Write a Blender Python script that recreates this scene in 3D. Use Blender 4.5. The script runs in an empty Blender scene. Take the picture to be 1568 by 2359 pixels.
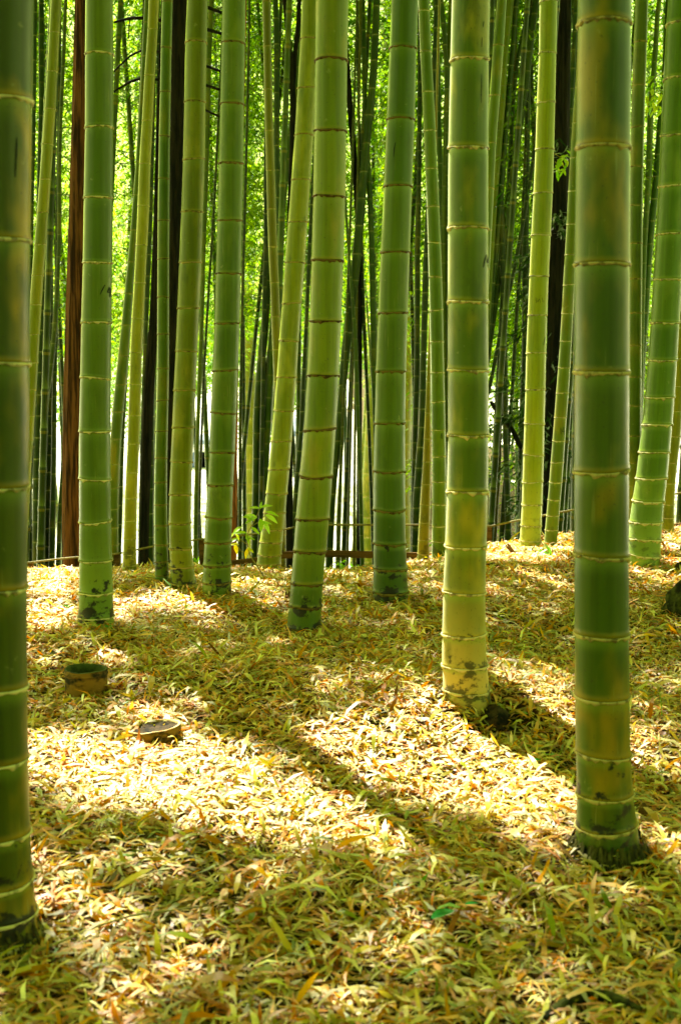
import bpy, math, random
import numpy as np
from mathutils import Vector
R = math.radians
rng = np.random.default_rng(7)
random.seed(7)
scene = bpy.context.scene
C = scene.collection

# ------------------------------------------------------------------ camera, sky, sun, exposure
F = 2800.0; CX, CY = 784.0, 1179.5; HOR = 800.0
CAMZ = 1.30
PITCH = math.atan((CY - HOR) / F)
cd = bpy.data.cameras.new('camera'); cam = bpy.data.objects.new('camera', cd); C.objects.link(cam)
cam.location = (0, 0, CAMZ); cam.rotation_euler = (math.pi/2 - PITCH, 0, 0)
cd.sensor_fit = 'VERTICAL'; cd.sensor_height = 36.0; cd.lens = 36.0 * F / 2359.0
cd.clip_start = 0.05; cd.clip_end = 3000
cd.dof.use_dof = True; cd.dof.focus_distance = 5.6; cd.dof.aperture_fstop = 5.0
scene.camera = cam

SUN_AZ, SUN_EL = R(30), R(56)           # azimuth measured from the view axis towards the left
SD = Vector((-math.sin(SUN_AZ)*math.cos(SUN_EL), math.cos(SUN_AZ)*math.cos(SUN_EL), math.sin(SUN_EL)))
w = bpy.data.worlds.new('World'); scene.world = w; w.use_nodes = True
nt = w.node_tree; bg = nt.nodes['Background']
sky = nt.nodes.new('ShaderNodeTexSky'); sky.sky_type = 'NISHITA'; sky.sun_disc = False
sky.sun_elevation = SUN_EL; sky.sun_rotation = -SUN_AZ
sky.air_density = 1.0; sky.dust_density = 2.5; sky.ozone_density = 1.0
tint = nt.nodes.new('ShaderNodeMix'); tint.data_type = 'RGBA'; tint.blend_type = 'MULTIPLY'; tint.inputs[0].default_value = 1
tint.inputs[7].default_value = (1.10, 1.08, .24, 1)      # the photo's warm white balance
nt.links.new(sky.outputs[0], tint.inputs[6]); nt.links.new(tint.outputs[2], bg.inputs[0]); bg.inputs[1].default_value = 0.15
sl = bpy.data.lights.new('sun', 'SUN'); sl.energy = 5.0; sl.angle = R(0.53); sl.color = (1.0, 0.94, 0.80)
so = bpy.data.objects.new('sun', sl); C.objects.link(so); so.rotation_euler = SD.to_track_quat('Z', 'Y').to_euler()
scene.view_settings.view_transform = 'Standard'; scene.view_settings.look = 'None'
scene.view_settings.exposure = 2.05; scene.view_settings.gamma = 1.0
scene.render.engine = 'CYCLES'
scene.cycles.max_bounces = 10; scene.cycles.diffuse_bounces = 5; scene.cycles.transmission_bounces = 6
scene.cycles.transparent_max_bounces = 8

# ------------------------------------------------------------------ helpers
FV = Vector((0, math.cos(PITCH), -math.sin(PITCH))); UV = Vector((0, math.sin(PITCH), math.cos(PITCH)))
def ray(px, py):
    return Vector((1, 0, 0)) * ((px-CX)/F) + UV * ((CY-py)/F) + FV
def at(px, py, Y):
    """world point that stands at depth Y (metres ahead) in the direction of a picture point"""
    d = ray(px, py); return Vector((0, 0, CAMZ)) + d * (Y / d.y)
def depth(p): return (p - Vector((0, 0, CAMZ))).dot(FV)

def sstep(a, b, x):
    t = np.clip((x-a)/(b-a), 0, 1); return t*t*(3-2*t)
MOUNDS = []       # (x, y, radius, height)
def gz(x, y):
    x = np.asarray(x, float); y = np.asarray(y, float)
    z = 0.10*sstep(2.5, 5.4, y) - 0.20*sstep(5.9, 7.4, y)
    z = z + 0.31*(1-np.exp(-np.maximum(x, 0)**1.3/1.45))*sstep(4.6, 7.3, y)
    z = z + 0.020*np.sin(x*2.3+y*1.7+.6)*np.cos(y*2.9-x*.8) + 0.011*np.sin(x*6.1+1.2)*np.sin(y*5.3+.4)
    z = z - 4.7*(1-np.exp(-np.maximum(0, y-7.3)**2/16))
    z = z - 0.5*sstep(19, 60, y)
    for (mx, my, r, h) in MOUNDS:
        z = z + h*np.exp(-(((x-mx)**2+(y-my)**2)/(r*r)))
    return z
def ground_hit(px, py):
    d = ray(px, py); p = Vector((0, 0, CAMZ)); t = 1.5
    while t < 60:
        q = p + d*t
        if q.z < float(gz(q.x, q.y)): break
        t += 0.01
    return p + d*t

# small mound of leaves under the yellow-footed culm, and a hollow to its right
_p = ground_hit(1075, 1640); MOUNDS.append((_p.x+.03, _p.y-.02, .36, .07))
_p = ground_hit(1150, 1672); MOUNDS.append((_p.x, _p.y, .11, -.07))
_p = ground_hit(120, 1420);  MOUNDS.append((_p.x, _p.y, .5, .03))

def tag(o, label=None, cat=None, group=None, kind=None):
    if label: o['label'] = label
    if cat: o['category'] = cat
    if group: o['group'] = group
    if kind: o['kind'] = kind
    return o
def empty(name, loc):
    o = bpy.data.objects.new(name, None); C.objects.link(o); o.location = loc; o.empty_display_size = .1
    return o
def link(name, me, parent=None):
    o = bpy.data.objects.new(name, me); C.objects.link(o)
    if parent is not None:
        o.parent = parent; o.location = -parent.location if parent.type == 'EMPTY' else (0, 0, 0)
    return o
def mesh(name, verts, faces, mat=None, smooth=True, cols=None):
    me = bpy.data.meshes.new(name); me.from_pydata([tuple(v) for v in verts], [], faces); me.update()
    if smooth: me.polygons.foreach_set('use_smooth', [True]*len(me.polygons))
    if cols is not None:
        a = me.color_attributes.new('cv', 'FLOAT_COLOR', 'POINT')
        a.data.foreach_set('color', np.asarray(cols, np.float32).ravel())
    if mat:
        for m in (mat if isinstance(mat, list) else [mat]): me.materials.append(m)
    return me
def npmesh(name, V, quads, mat, cols=None, smooth=False):
    """fast mesh of quads from numpy arrays"""
    me = bpy.data.meshes.new(name); n = len(V); q = len(quads)
    me.vertices.add(n); me.vertices.foreach_set('co', np.asarray(V, np.float32).ravel())
    me.loops.add(q*4); me.loops.foreach_set('vertex_index', np.asarray(quads, np.int32).ravel())
    me.polygons.add(q); me.polygons.foreach_set('loop_start', np.arange(0, q*4, 4, dtype=np.int32))
    me.polygons.foreach_set('loop_total', np.full(q, 4, np.int32))
    me.update(calc_edges=True)
    if smooth: me.polygons.foreach_set('use_smooth', [True]*q)
    if cols is not None:
        a = me.color_attributes.new('cv', 'FLOAT_COLOR', 'POINT')
        a.data.foreach_set('color', np.asarray(cols, np.float32).ravel())
    me.materials.append(mat)
    return me

# ------------------------------------------------------------------ materials
class NT:
    def __init__(s, name):
        s.m = bpy.data.materials.new(name); s.m.use_nodes = True; s.t = s.m.node_tree
        s.t.nodes.clear(); s.out = s.n('ShaderNodeOutputMaterial')
    def n(s, typ, **kw):
        o = s.t.nodes.new(typ)
        for k, v in kw.items(): setattr(o, k, v)
        return o
    def l(s, a, b): s.t.links.new(a, b)
    def val(s, sock, v):
        if hasattr(v, 'is_output'): s.l(v, sock)
        elif isinstance(v, (tuple, list)) and len(v) == 3: sock.default_value = (*v, 1) if sock.type == 'RGBA' else v
        else: sock.default_value = v
    def mix(s, fac, a, b, bt='MIX'):
        o = s.n('ShaderNodeMix', data_type='RGBA', blend_type=bt); o.clamp_factor = True
        s.val(o.inputs[0], fac); s.val(o.inputs[6], a); s.val(o.inputs[7], b); return o.outputs[2]
    def math(s, op, a, b=0.0, c=0.0):
        o = s.n('ShaderNodeMath', operation=op)
        s.val(o.inputs[0], a); s.val(o.inputs[1], b); s.val(o.inputs[2], c); return o.outputs[0]
    def ramp(s, fac, a, b):
        o = s.n('ShaderNodeMapRange', interpolation_type='SMOOTHSTEP')
        s.val(o.inputs[0], fac); o.inputs[1].default_value = a; o.inputs[2].default_value = b; return o.outputs[0]
    def noise(s, vec, scale, detail=3, rough=.55):
        o = s.n('ShaderNodeTexNoise'); s.l(vec, o.inputs['Vector']); o.inputs['Scale'].default_value = scale
        o.inputs['Detail'].default_value = detail; o.inputs['Roughness'].default_value = rough; return o.outputs[0]
    def mapping(s, sc):
        tc = s.n('ShaderNodeTexCoord'); oi = s.n('ShaderNodeObjectInfo')
        mp = s.n('ShaderNodeMapping'); mp.inputs['Scale'].default_value = sc
        s.l(tc.outputs['Object'], mp.inputs[0])
        return mp.outputs[0]
    def bsdf(s, color, rough=.6, spec=.5, bump=None, bstr=.2, bdist=.01, **kw):
        b = s.n('ShaderNodeBsdfPrincipled'); s.val(b.inputs['Base Color'], color); s.val(b.inputs['Roughness'], rough)
        b.inputs['Specular IOR Level'].default_value = spec
        for k, v in kw.items(): b.inputs[k.replace('_', ' ')].default_value = v
        if bump is not None:
            bu = s.n('ShaderNodeBump'); bu.inputs['Strength'].default_value = bstr; bu.inputs['Distance'].default_value = bdist
            s.l(bump, bu.inputs['Height']); s.l(bu.outputs[0], b.inputs['Normal'])
        s.l(b.outputs[0], s.out.inputs[0]); return b

_culm = {}
def culm_mat(green, yellow=(.33, .25, .012), blotch=.35, stain=1.0, powder=.5, foot=None, bloom=.22):
    """living bamboo skin: green ground, yellow sun-tan blotches, streaks, wax bands at the nodes, black foot stains"""
    key = (green, yellow, blotch, stain, powder, foot, bloom)
    if key in _culm: return _culm[key]
    s = NT('bamboo_skin')
    at_ = s.n('ShaderNodeAttribute', attribute_name='cv'); sep = s.n('ShaderNodeSeparateColor'); s.l(at_.outputs['Color'], sep.inputs[0])
    tf, hg, rd = sep.outputs
    broad = s.noise(s.mapping((7, 7, 3.0)), 1.0, 3)
    streak = s.noise(s.mapping((60, 60, 2.0)), 1.0, 3)
    fine = s.noise(s.mapping((260, 260, 14)), 1.0, 2)
    spots = s.noise(s.mapping((24, 24, 20)), 1.0, 4, .6)
    green = (green[0]*1.14, green[1]*.87, green[2]*.02); g2 = tuple(c*.80 for c in green)
    col = s.mix(s.ramp(streak, .38, .68), green, g2)
    col = s.mix(s.math('MULTIPLY', s.ramp(broad, .55-.12*blotch, .74), min(1, blotch*1.6)), col, yellow)
    if foot:      # blends to the foot colour towards the bottom
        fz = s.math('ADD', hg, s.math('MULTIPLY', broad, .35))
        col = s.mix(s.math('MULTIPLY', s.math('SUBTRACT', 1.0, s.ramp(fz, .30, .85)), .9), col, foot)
    # per internode tint
    hv = s.n('ShaderNodeHueSaturation'); s.l(col, hv.inputs['Color'])
    s.l(s.math('MULTIPLY_ADD', rd, .30, .85), hv.inputs['Value']); s.l(s.math('MULTIPLY_ADD', rd, -.02, .51), hv.inputs['Hue'])
    col = hv.outputs[0]
    # yellow just above a node, pale wax just below
    col = s.mix(s.math('MULTIPLY', s.math('SUBTRACT', 1.0, s.ramp(tf, .0, .14)), s.math('MULTIPLY_ADD', broad, .9, .0)), col, yellow)
    wax = s.math('MULTIPLY', s.ramp(tf, .72, 1.0), powder*.75)
    col = s.mix(wax, col, (.26, .37, .03))
    tiny = s.noise(s.mapping((150, 150, 120)), 1.0, 2, .5)
    col = s.mix(s.math('MULTIPLY', s.ramp(tiny, .66, .72), .55), col, (.05, .05, .012))
    scr = s.noise(s.mapping((210, 210, 5)), 1.0, 1, .4)
    col = s.mix(s.math('MULTIPLY', s.ramp(scr, .70, .76), s.math('MULTIPLY', s.ramp(broad, .45, .6), .5)), col, (.30, .30, .07))
    dirt = s.noise(s.mapping((11, 11, 4.5)), 1.0, 5, .65)
    col = s.mix(s.math('MULTIPLY', s.ramp(dirt, .58, .74), .45), col, (.035, .055, .004))
    # small pale and dark flecks
    col = s.mix(s.math('MULTIPLY', s.ramp(spots, .66, .74), .35), col, (.42, .40, .12))
    # black mould near the foot
    low = s.math('SUBTRACT', 1.0, s.ramp(hg, .10, .62))
    sn = s.noise(s.mapping((17, 17, 22)), 1.0, 5, .62)
    nearnode = s.math('ABSOLUTE', s.math('SUBTRACT', tf, .5))
    k = s.math('ADD', s.math('MULTIPLY', low, .30), s.math('MULTIPLY', nearnode, .10))
    st = s.math('MULTIPLY', s.ramp(s.math('ADD', sn, k), .80, .88), stain)
    st = s.math('MULTIPLY', st, s.ramp(low, .02, .3))
    col = s.mix(st, col, (.012, .014, .008))
    vlow = s.math('MULTIPLY', s.math('SUBTRACT', 1.0, s.ramp(hg, .02, .13)), .75*stain)
    col = s.mix(vlow, col, (.020, .030, .012))
    hgt = s.math('ADD', s.math('MULTIPLY', streak, .5), s.math('MULTIPLY', fine, .5))
    s.bsdf(col, s.math('MULTIPLY_ADD', spots, .25, .26), .34, hgt, .08, .003, Sheen_Weight=bloom, Sheen_Roughness=.35 if bloom < .8 else .25, Sheen_Tint=(.55, .95, .03, 1) if bloom < .8 else (.92, 1, .60, 1))
    _culm[key] = s.m; return s.m
_ring = {}
def ring_mat(c):
    if c in _ring: return _ring[c]
    s = NT('node_scar')
    n = s.noise(s.mapping((34, 34, 20)), 1.0, 5, .65)
    col = s.mix(s.ramp(n, .48, .62), c, tuple(x*.35 for x in c))
    s.bsdf(col, .75, .2, n, .3, .003); _ring[c] = s.m; return s.m
def simple(name, a, b, sc, rough=.85, lo=.4, hi=.65, bs=.5, bd=.01, spec=.2, detail=6):
    s = NT(name); n = s.noise(s.mapping(sc), 1.0, detail, .62)
    s.bsdf(s.mix(s.ramp(n, lo, hi), a, b), rough, spec, n, bs, bd); return s.m
M_groove = simple('node_groove', (.05, .04, .012), (.018, .018, .008), (60, 60, 40))
M_ink = simple('ink', (.010, .014, .010), (.03, .04, .015), (90, 90, 90), .7)
M_soil = simple('soil', (.07, .045, .012), (.02, .014, .005), (9, 9, 9), .95, bd=.03)
M_cedar = simple('cedar_bark', (.20, .075, .028), (.035, .014, .007), (38, 38, 2.2), .95, .42, .60, .9, .03)
M_black = simple('dark_bark', (.022, .018, .012), (.006, .006, .005), (26, 26, 3), .95, .42, .60, .9, .03)
M_redbark = simple('red_bark', (.38, .12, .035), (.10, .035, .012), (50, 50, 4), .9)
M_rot = simple('rotten_wood', (.055, .035, .014), (.008, .007, .005), (30, 30, 30), .95, .4, .6, .8, .012)
M_moss = simple('mossy_wood', (.07, .075, .015), (.012, .013, .006), (22, 22, 22), .95, .4, .6, .8, .012)
M_plank = simple('old_plank', (.16, .085, .025), (.06, .032, .012), (3, 30, 30), .9)
M_stumpout = simple('dead_bamboo', (.25, .125, .016), (.016, .012, .004), (13, 13, 22), .75, .44, .60, .2, .004)
M_stumpin = simple('stump_cut', (.085, .10, .025), (.02, .03, .010), (30, 30, 30), .8)
M_ringcut = simple('ring_cut', (.62, .46, .22), (.36, .2, .06), (30, 30, 30), .8)
M_sheath = simple('culm_sheath', (.20, .12, .05), (.02, .014, .008), (40, 40, 12), .85)
M_root = simple('root_fibre', (.085, .075, .018), (.018, .018, .006), (60, 60, 20), .9)
M_pole = simple('pole', (.24, .20, .05), (.12, .10, .03), (20, 20, 20), .6)
M_twig = simple('green_twig', (.30, .27, .05), (.20, .16, .04), (40, 40, 40), .6)
M_field = simple('pale_gravel', (.80, .78, .72), (.70, .69, .64), (.4, .4, .4), .95)
M_wall = simple('render_wall', (.78, .79, .80), (.70, .72, .74), (2, 2, 2), .9)
M_roof = simple('roof_tile', (.16, .22, .36), (.10, .14, .26), (3, 3, 3), .6)
M_pane = simple('window_glass', (.05, .10, .20), (.04, .08, .16), (3, 3, 3), .2, spec=.5)

def leaf_mat(name, trans=.5, gloss=.12, tmul=(1.6, 1.5, .5), rough=.5):
    s = NT(name)
    a = s.n('ShaderNodeAttribute', attribute_name='cv')
    d = s.n('ShaderNodeBsdfDiffuse'); s.l(a.outputs['Color'], d.inputs[0])
    t = s.n('ShaderNodeBsdfTranslucent'); s.l(s.mix(1.0, a.outputs['Color'], tmul, 'MULTIPLY'), t.inputs[0])
    mx = s.n('ShaderNodeMixShader'); mx.inputs[0].default_value = trans; s.l(d.outputs[0], mx.inputs[1]); s.l(t.outputs[0], mx.inputs[2])
    g = s.n('ShaderNodeBsdfGlossy'); g.inputs['Roughness'].default_value = rough; g.inputs[0].default_value = (.9, .9, .9, 1)
    fr = s.n('ShaderNodeFresnel'); fr.inputs[0].default_value = 1.4
    m2 = s.n('ShaderNodeMixShader'); s.l(s.math('MULTIPLY', fr.outputs[0], gloss*6), m2.inputs[0]); s.l(mx.outputs[0], m2.inputs[1]); s.l(g.outputs[0], m2.inputs[2])
    s.l(m2.outputs[0], s.out.inputs[0]); return s.m
M_litter = leaf_mat('dry_leaf', .30, .022, (1.35, 1.05, .34), .6)
M_leaf = leaf_mat('green_leaf', .62, .015, (3.9, 3.5, .3), .5)
M_canopy = leaf_mat('canopy_leaf', .5, .02, (2.9, 2.85, .2), .5)
M_far = leaf_mat('far_leaf', .5, .01, (1.8, 2.0, .3), .5)
M_sap = leaf_mat('sapling_leaf', .5, .12, (2.4, 2.2, .6), .35)
M_conif = leaf_mat('dark_needles', .3, .05, (1.5, 1.5, .6), .5)

# ------------------------------------------------------------------ many small leaves as one mesh
def leaves(P, D, N, L, W, col, bend=.15, tmpl=6):
    """P base points, D unit directions, N unit normals, L lengths, W widths, col (n,3). Lens-shaped leaf of 3 quads."""
    n = len(P); S = np.cross(D, N); S /= np.linalg.norm(S, axis=1)[:, None]+1e-9
    L = L[:, None]; W = W[:, None]; bd = (bend*rng.uniform(-1, 1, n))[:, None]*L
    tw = rng.uniform(-.5, .5, n)[:, None]
    def pt(t, s_, lift): return P + D*L*t + S*W*s_ + N*(bd*(4*t*(1-t)) + lift)
    cup = W*.18
    v = [pt(0, .10, 0), pt(0, -.10, 0),
         pt(.30, .5, 0)+N*cup, pt(.30, -.5, 0)+N*cup*.3*tw,
         pt(.65, .42, 0)+N*cup*tw, pt(.65, -.42, 0)+N*cup,
         pt(1, .02, 0), pt(1, -.02, 0)]
    V = np.stack(v, 1).reshape(-1, 3)
    b = (np.arange(n)*8)[:, None, None]
    Q = (np.array([[0, 1, 3, 2], [2, 3, 5, 4], [4, 5, 7, 6]])[None]+b).reshape(-1, 4)
    c = np.repeat(np.concatenate([col, np.ones((n, 1))], 1), 8, 0)
    return V, Q, c
def unit(a): return a/(np.linalg.norm(a, axis=1)[:, None]+1e-9)

# ------------------------------------------------------------------ ground, field
def grid_mesh(name, xs, ys, zf, mat):
    X, Y = np.meshgrid(xs, ys); Z = zf(X, Y)
    V = np.stack([X, Y, Z], -1).reshape(-1, 3); nx, ny = len(xs), len(ys)
    i = np.arange(nx-1); j = np.arange(ny-1); I, J = np.meshgrid(i, j)
    a = (J*nx+I).ravel(); Q = np.stack([a, a+1, a+1+nx, a+nx], 1)
    return npmesh(name, V, Q, mat, smooth=True)
xs = np.concatenate([-np.geomspace(900, 5.2, 26), np.arange(-5, 5.01, .06), np.geomspace(5.2, 900, 26)])
ys = np.concatenate([-np.geomspace(40, 1.2, 12), np.arange(-1, 12, .07), np.geomspace(12.1, 1500, 50)])
g = link('ground', grid_mesh('ground', xs, ys, gz, M_soil)); tag(g, kind='structure')
fld = link('field', grid_mesh('field', np.linspace(-850, 850, 60), np.geomspace(23, 1490, 70), lambda x, y: gz(x, y)+.03, M_field)); tag(fld, kind='structure')

# ------------------------------------------------------------------ leaf litter
def litter_cols(n, X, Y):
    pal = np.array([(.64, .50, .22), (.52, .42, .13), (.72, .62, .34), (.36, .34, .06), (.24, .29, .04),
                    (.72, .33, .004), (.52, .18, .002), (.26, .11, .008), (.12, .30, .02), (.44, .40, .10)])
    pr = np.array([.20, .12, .17, .06, .035, .22, .09, .045, .003, .057]); pr /= pr.sum()
    k = rng.choice(len(pal), n, p=pr); c = pal[k]*rng.uniform(.50, 1.18, (n, 1))*np.array([1.20, 1.16, .42])
    # drifts of fresher and of older leaves
    f = np.sin(X*1.9+2.1)*np.sin(Y*2.3+.4)+.6*np.sin(X*4.7-Y*3.1)
    c = np.where((rng.random(n) < np.clip(.10+.22*f, 0, .6))[:, None], c*np.array([.72, .86, .55]), c)
    return np.clip(c, 0, .8)
def litter(n, x0, x1, y0, y1, keep=None, zmax=.030):
    X = rng.uniform(x0, x1, n); Y = rng.uniform(y0, y1, n)
    if keep is not None:
        m = keep(X, Y); X = X[m]; Y = Y[m]
    n = len(X)
    th = rng.uniform(0, 2*np.pi, n); tilt = rng.normal(0, .15, n)
    up = rng.random(n) < .10; tilt = np.where(up, rng.uniform(.3, .8, n), tilt)
    D = np.stack([np.cos(th)*np.cos(tilt), np.sin(th)*np.cos(tilt), np.sin(tilt)], 1)
    Nn = np.array([0, 0, 1.]) + rng.normal(0, .32, (n, 3)); Nn -= D*(Nn*D).sum(1)[:, None]; Nn = unit(Nn)
    L = np.clip(rng.lognormal(-3.0, .34, n), .018, .125); W = np.clip(L*rng.uniform(.10, .20, n), .004, .014)
    tw_ = rng.random(n) < .035; L = np.where(tw_, L*1.6, L); W = np.where(tw_, .0035, W)
    P = np.stack([X, Y, gz(X, Y)+.006+rng.beta(1.5, 1.5, n)*zmax], 1) - D*(L/2)[:, None]*np.array([1, 1, .3])
    return leaves(P, D, Nn, L, W, litter_cols(n, X, Y), .24)
inview = lambda m: (lambda X, Y: np.abs(X) < Y*.29+m)
parts = [litter(340000, -3.2, 3.2, 1.9, 9.2, inview(.35)),
         litter(170000, -4.6, 4.6, 0.6, 8.8, lambda X, Y: np.abs(X) >= Y*.29+.33),
         litter(60000, -8, 8, -1.5, 9.2, lambda X, Y: (np.abs(X) >= 4.5) | (Y < .7))]
def merge(parts):
    V = []; Q = []; c = []; o = 0
    for v, q, cc in parts: V.append(v); Q.append(q+o); c.append(cc); o += len(v)
    return np.concatenate(V), np.concatenate(Q), np.concatenate(c)
def sheath_bits(n):
    X = rng.uniform(-3, 3, n); Y = rng.uniform(2.2, 7.4, n); th = rng.uniform(0, 6.28, n); t_ = rng.normal(0, .15, n)
    D = np.stack([np.cos(th)*np.cos(t_), np.sin(th)*np.cos(t_), np.sin(t_)], 1); N = np.array([0, 0, 1.])+rng.normal(0, .35, (n, 3)); N -= D*(N*D).sum(1)[:, None]; N = unit(N)
    k_ = rng.random((n, 1)); col = np.array((.42, .17, .012))*(1-k_)+np.array((.62, .40, .10))*k_
    P = np.stack([X, Y, gz(X, Y)+rng.uniform(.018, .036, n)], 1)
    return leaves(P, D, N, rng.uniform(.07, .15, n), rng.uniform(.018, .030, n), col, .3)
def sticks(n):
    X = rng.uniform(-3, 3, n); Y = rng.uniform(2.2, 7.4, n); th = rng.uniform(0, 6.28, n); t_ = rng.normal(0, .05, n)
    D = np.stack([np.cos(th)*np.cos(t_), np.sin(th)*np.cos(t_), np.sin(t_)], 1); N = np.tile([0, 0, 1.], (n, 1))
    k_ = rng.random((n, 1)); col = np.array((.10, .06, .015))*(1-k_)+np.array((.45, .36, .10))*k_
    return leaves(np.stack([X, Y, gz(X, Y)+.034], 1), D, N, rng.uniform(.12, .35, n), rng.uniform(.003, .005, n), col, .08)
parts += [sheath_bits(170), sticks(150)]
V, Q, c = merge(parts)
lit = link('leaf_litter', npmesh('leaf_litter', V, Q, M_litter, c)); tag(lit, 'thick carpet of fallen tan and olive bamboo leaves over the grove floor', 'leaf litter', kind='stuff')

# ------------------------------------------------------------------ bamboo culms
def interp(pts, y):
    ys_ = [p[1] for p in pts]; return [float(np.interp(y, ys_, [p[i] for p in pts])) for i in (0, 2)]
def smooth_pts(pts):
    """resample a hand-read centreline (x, y, width) and smooth it"""
    pts = sorted(pts, key=lambda p: p[1]); y0, y1 = pts[0][1], pts[-1][1]
    yy = np.linspace(y0, y1, 120); X = np.interp(yy, [p[1] for p in pts], [p[0] for p in pts]); W = np.interp(yy, [p[1] for p in pts], [p[2] for p in pts])
    k = np.exp(-np.linspace(-2, 2, 13)**2); k /= k.sum()
    def sm(a):
        l = 2*a[0]-a[6:0:-1]; r = 2*a[-1]-a[-2:-8:-1]; return np.convolve(np.concatenate([l, a, r]), k, 'valid')
    return yy, sm(X), sm(W)
def auto_nodes(y0, y1, w, base):
    out = []; y = base - w*.35; step = w*.75
    grow = 1.10
    lim = w*3.0 if w > 12 else max(30, w*5)
    while y > y0-40:
        out.append(y); step = min(step*grow+w*.05, lim); y -= step*random.uniform(.93, 1.07)
    return out[::-1]
CULMS = []
def culm(pts, nodes, label, Y=None, D=None, green=(.085, .20, .012), ringc=(.50, .42, .16), group=None, top=7.5,
         mat=None, dark=0, parts=True, flare=0, marks=(), seg=None, **mk):
    """pts: centreline (x, y, width) read off the photo; Y: distance ahead, else from where the foot meets the ground"""
    yy, XX, WW = smooth_pts(pts)
    foot = None
    if Y is None and D is None:
        foot = ground_hit(XX[-1], yy[-1]-WW[-1]*.06); Y = foot.y
    elif Y is None:
        Y = D*F/max(WW[len(WW)//2], 3)
    cen = [at(XX[i], yy[i], Y) for i in range(len(yy))]
    rad = [WW[i]/2*depth(cen[i])/F for i in range(len(yy))]
    S = list(yy)
    # downwards to the ground
    gzb = float(gz(cen[-1].x, cen[-1].y))
    if foot is None:
        dv = (cen[-1]-cen[-12]).normalized()
        if dv.z > -.5: dv = Vector((0, 0, -1))
        steps = 14; k = max(0.0, (cen[-1].z-gzb+.1))/-dv.z
        last = cen[-1]; lr = rad[-1]
        for i in range(1, steps+1):
            cen.append(last+dv*k*i/steps); rad.append(lr*(1+.12*i/steps)); S.append(S[-1]+k/steps*F/Y)
    else:
        last = cen[-1]; dv = Vector((0, 0, -1))
        cen.append(last+dv*.08); rad.append(rad[-1]*1.05); S.append(S[-1]+.08*F/Y)
    # upwards out of the frame
    dv = (cen[0]-cen[10]).normalized(); up = []; p = cen[0].copy(); r = rad[0]; sy = S[0]
    n_up = 20; ln = max(.3, (top-p.z))/n_up
    for i in range(n_up):
        dv = (dv*.97+Vector((0, 0, .03))).normalized(); p = p+dv*ln; r = r*.965; sy -= ln*F/Y; up.append((p.copy(), r, sy))
    up = up[::-1]
    cen = [u[0] for u in up]+cen; rad = [u[1] for u in up]+rad; S = [u[2] for u in up]+S
    S = np.array(S); CN = np.array([tuple(c_) for c_ in cen]); RD = np.array(rad)
    # node list extended up and down
    if nodes is None: nodes = auto_nodes(yy[0], yy[-1], float(WW[len(WW)//2]), S[-1])
    nodes = sorted(nodes)
    st = max(nodes[1]-nodes[0], 20) if len(nodes) > 1 else 100
    while nodes[0]-st > S[0]+st*.3: nodes.insert(0, nodes[0]-st*random.uniform(.97, 1.03))
    if foot is None:
        st = max(nodes[-1]-nodes[-2], 12)
        while nodes[-1]+st < S[-1]: nodes.append(nodes[-1]+st); st = max(st*.96, 10)
    wpx = float(np.mean(WW)); seg = seg or (40 if wpx > 60 else 28 if wpx > 24 else 16 if wpx > 10 else 10)
    def C_(s): return np.array([np.interp(s, S, CN[:, i]) for i in range(3)]), float(np.interp(s, S, RD))
    bounds = [S[0]]+list(nodes)+[S[-1]]
    rings = []   # (s, radius factor, tf, rnd)
    for a, b in zip(bounds[:-1], bounds[1:]):
        rd = random.random(); L = b-a
        if L <= 1: continue
        e = min(L*.08, wpx*.07)
        for t, f, tf in ((e*.25, .980, 1.0), (e, .974, .97), (e*2.5, .990, .85), (L*.33, .995, .66), (L*.62, .995, .4), (L-e*2.2, 1.0, .14), (L-e, 1.014, .05), (L-e*.3, 1.036, .0)):
            rings.append((a+t, f, tf, rd))
    rings.sort()
    ang = np.linspace(0, 2*np.pi, seg, endpoint=False); base_s = S[-1]
    ph = random.uniform(0, 6.28)
    tilts = {}
    def warp(s):
        """small tilt and wobble of a node ring, metres, shared with the stem beside it"""
        k = min(range(len(nodes)), key=lambda i: abs(nodes[i]-s)) if nodes else 0
        if k not in tilts: tilts[k] = (random.gauss(0, .05), random.uniform(0, 6.28), random.gauss(0, .012), random.uniform(0, 6.28))
        near = math.exp(-((nodes[k]-s)/(wpx*.35))**2) if nodes else 0
        a_, p_, b_, q_ = tilts[k]
        return near*(a_*np.cos(ang+p_)+b_*np.cos(3*ang+q_))
    V = []; col = []
    zb = CN[-1, 2]
    for s, f, tf, rd in rings:
        cc, r = C_(s); ww = warp(s)*r*1.0
        fl = 1.0
        for q in range(seg):
            V.append((cc[0]+r*f*fl*math.cos(ang[q]), cc[1]+r*f*fl*math.sin(ang[q]), cc[2]+ww[q]))
            col.append((tf, max(0, cc[2]-zb), rd, 1))
    fc = []
    for i in range(len(rings)-1):
        for q in range(seg):
            a = i*seg+q; b = i*seg+(q+1) % seg; fc.append((a, a+seg, b+seg, b))
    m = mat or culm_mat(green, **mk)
    name = 'bamboo_culm'
    # node scars: a pale lip under a thin dark groove
    def ring_geo(s, V, fc, mi):
        cc, r = C_(s); ww = warp(s)*r
        h = max(.0038, r*.10) if wpx > 20 else max(.004, r*.13)
        prof = [(-1.0, .99, 0), (-.75, 1.05, 0), (-.1, 1.075, 0), (.15, 1.035, 1), (.45, 1.012, 1), (.75, .97, 1)]
        o = len(V)
        irregular = np.random.default_rng(int(abs(s)*10)+3)
        wob = 1+.5*irregular.normal(0, 1, seg)
        for (t, f, k) in prof:
            for q in range(seg):
                V.append((cc[0]+r*f*math.cos(ang[q]), cc[1]+r*f*math.sin(ang[q]), cc[2]+ww[q]+h*t*(wob[q] if t < 0 else 1)))
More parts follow.
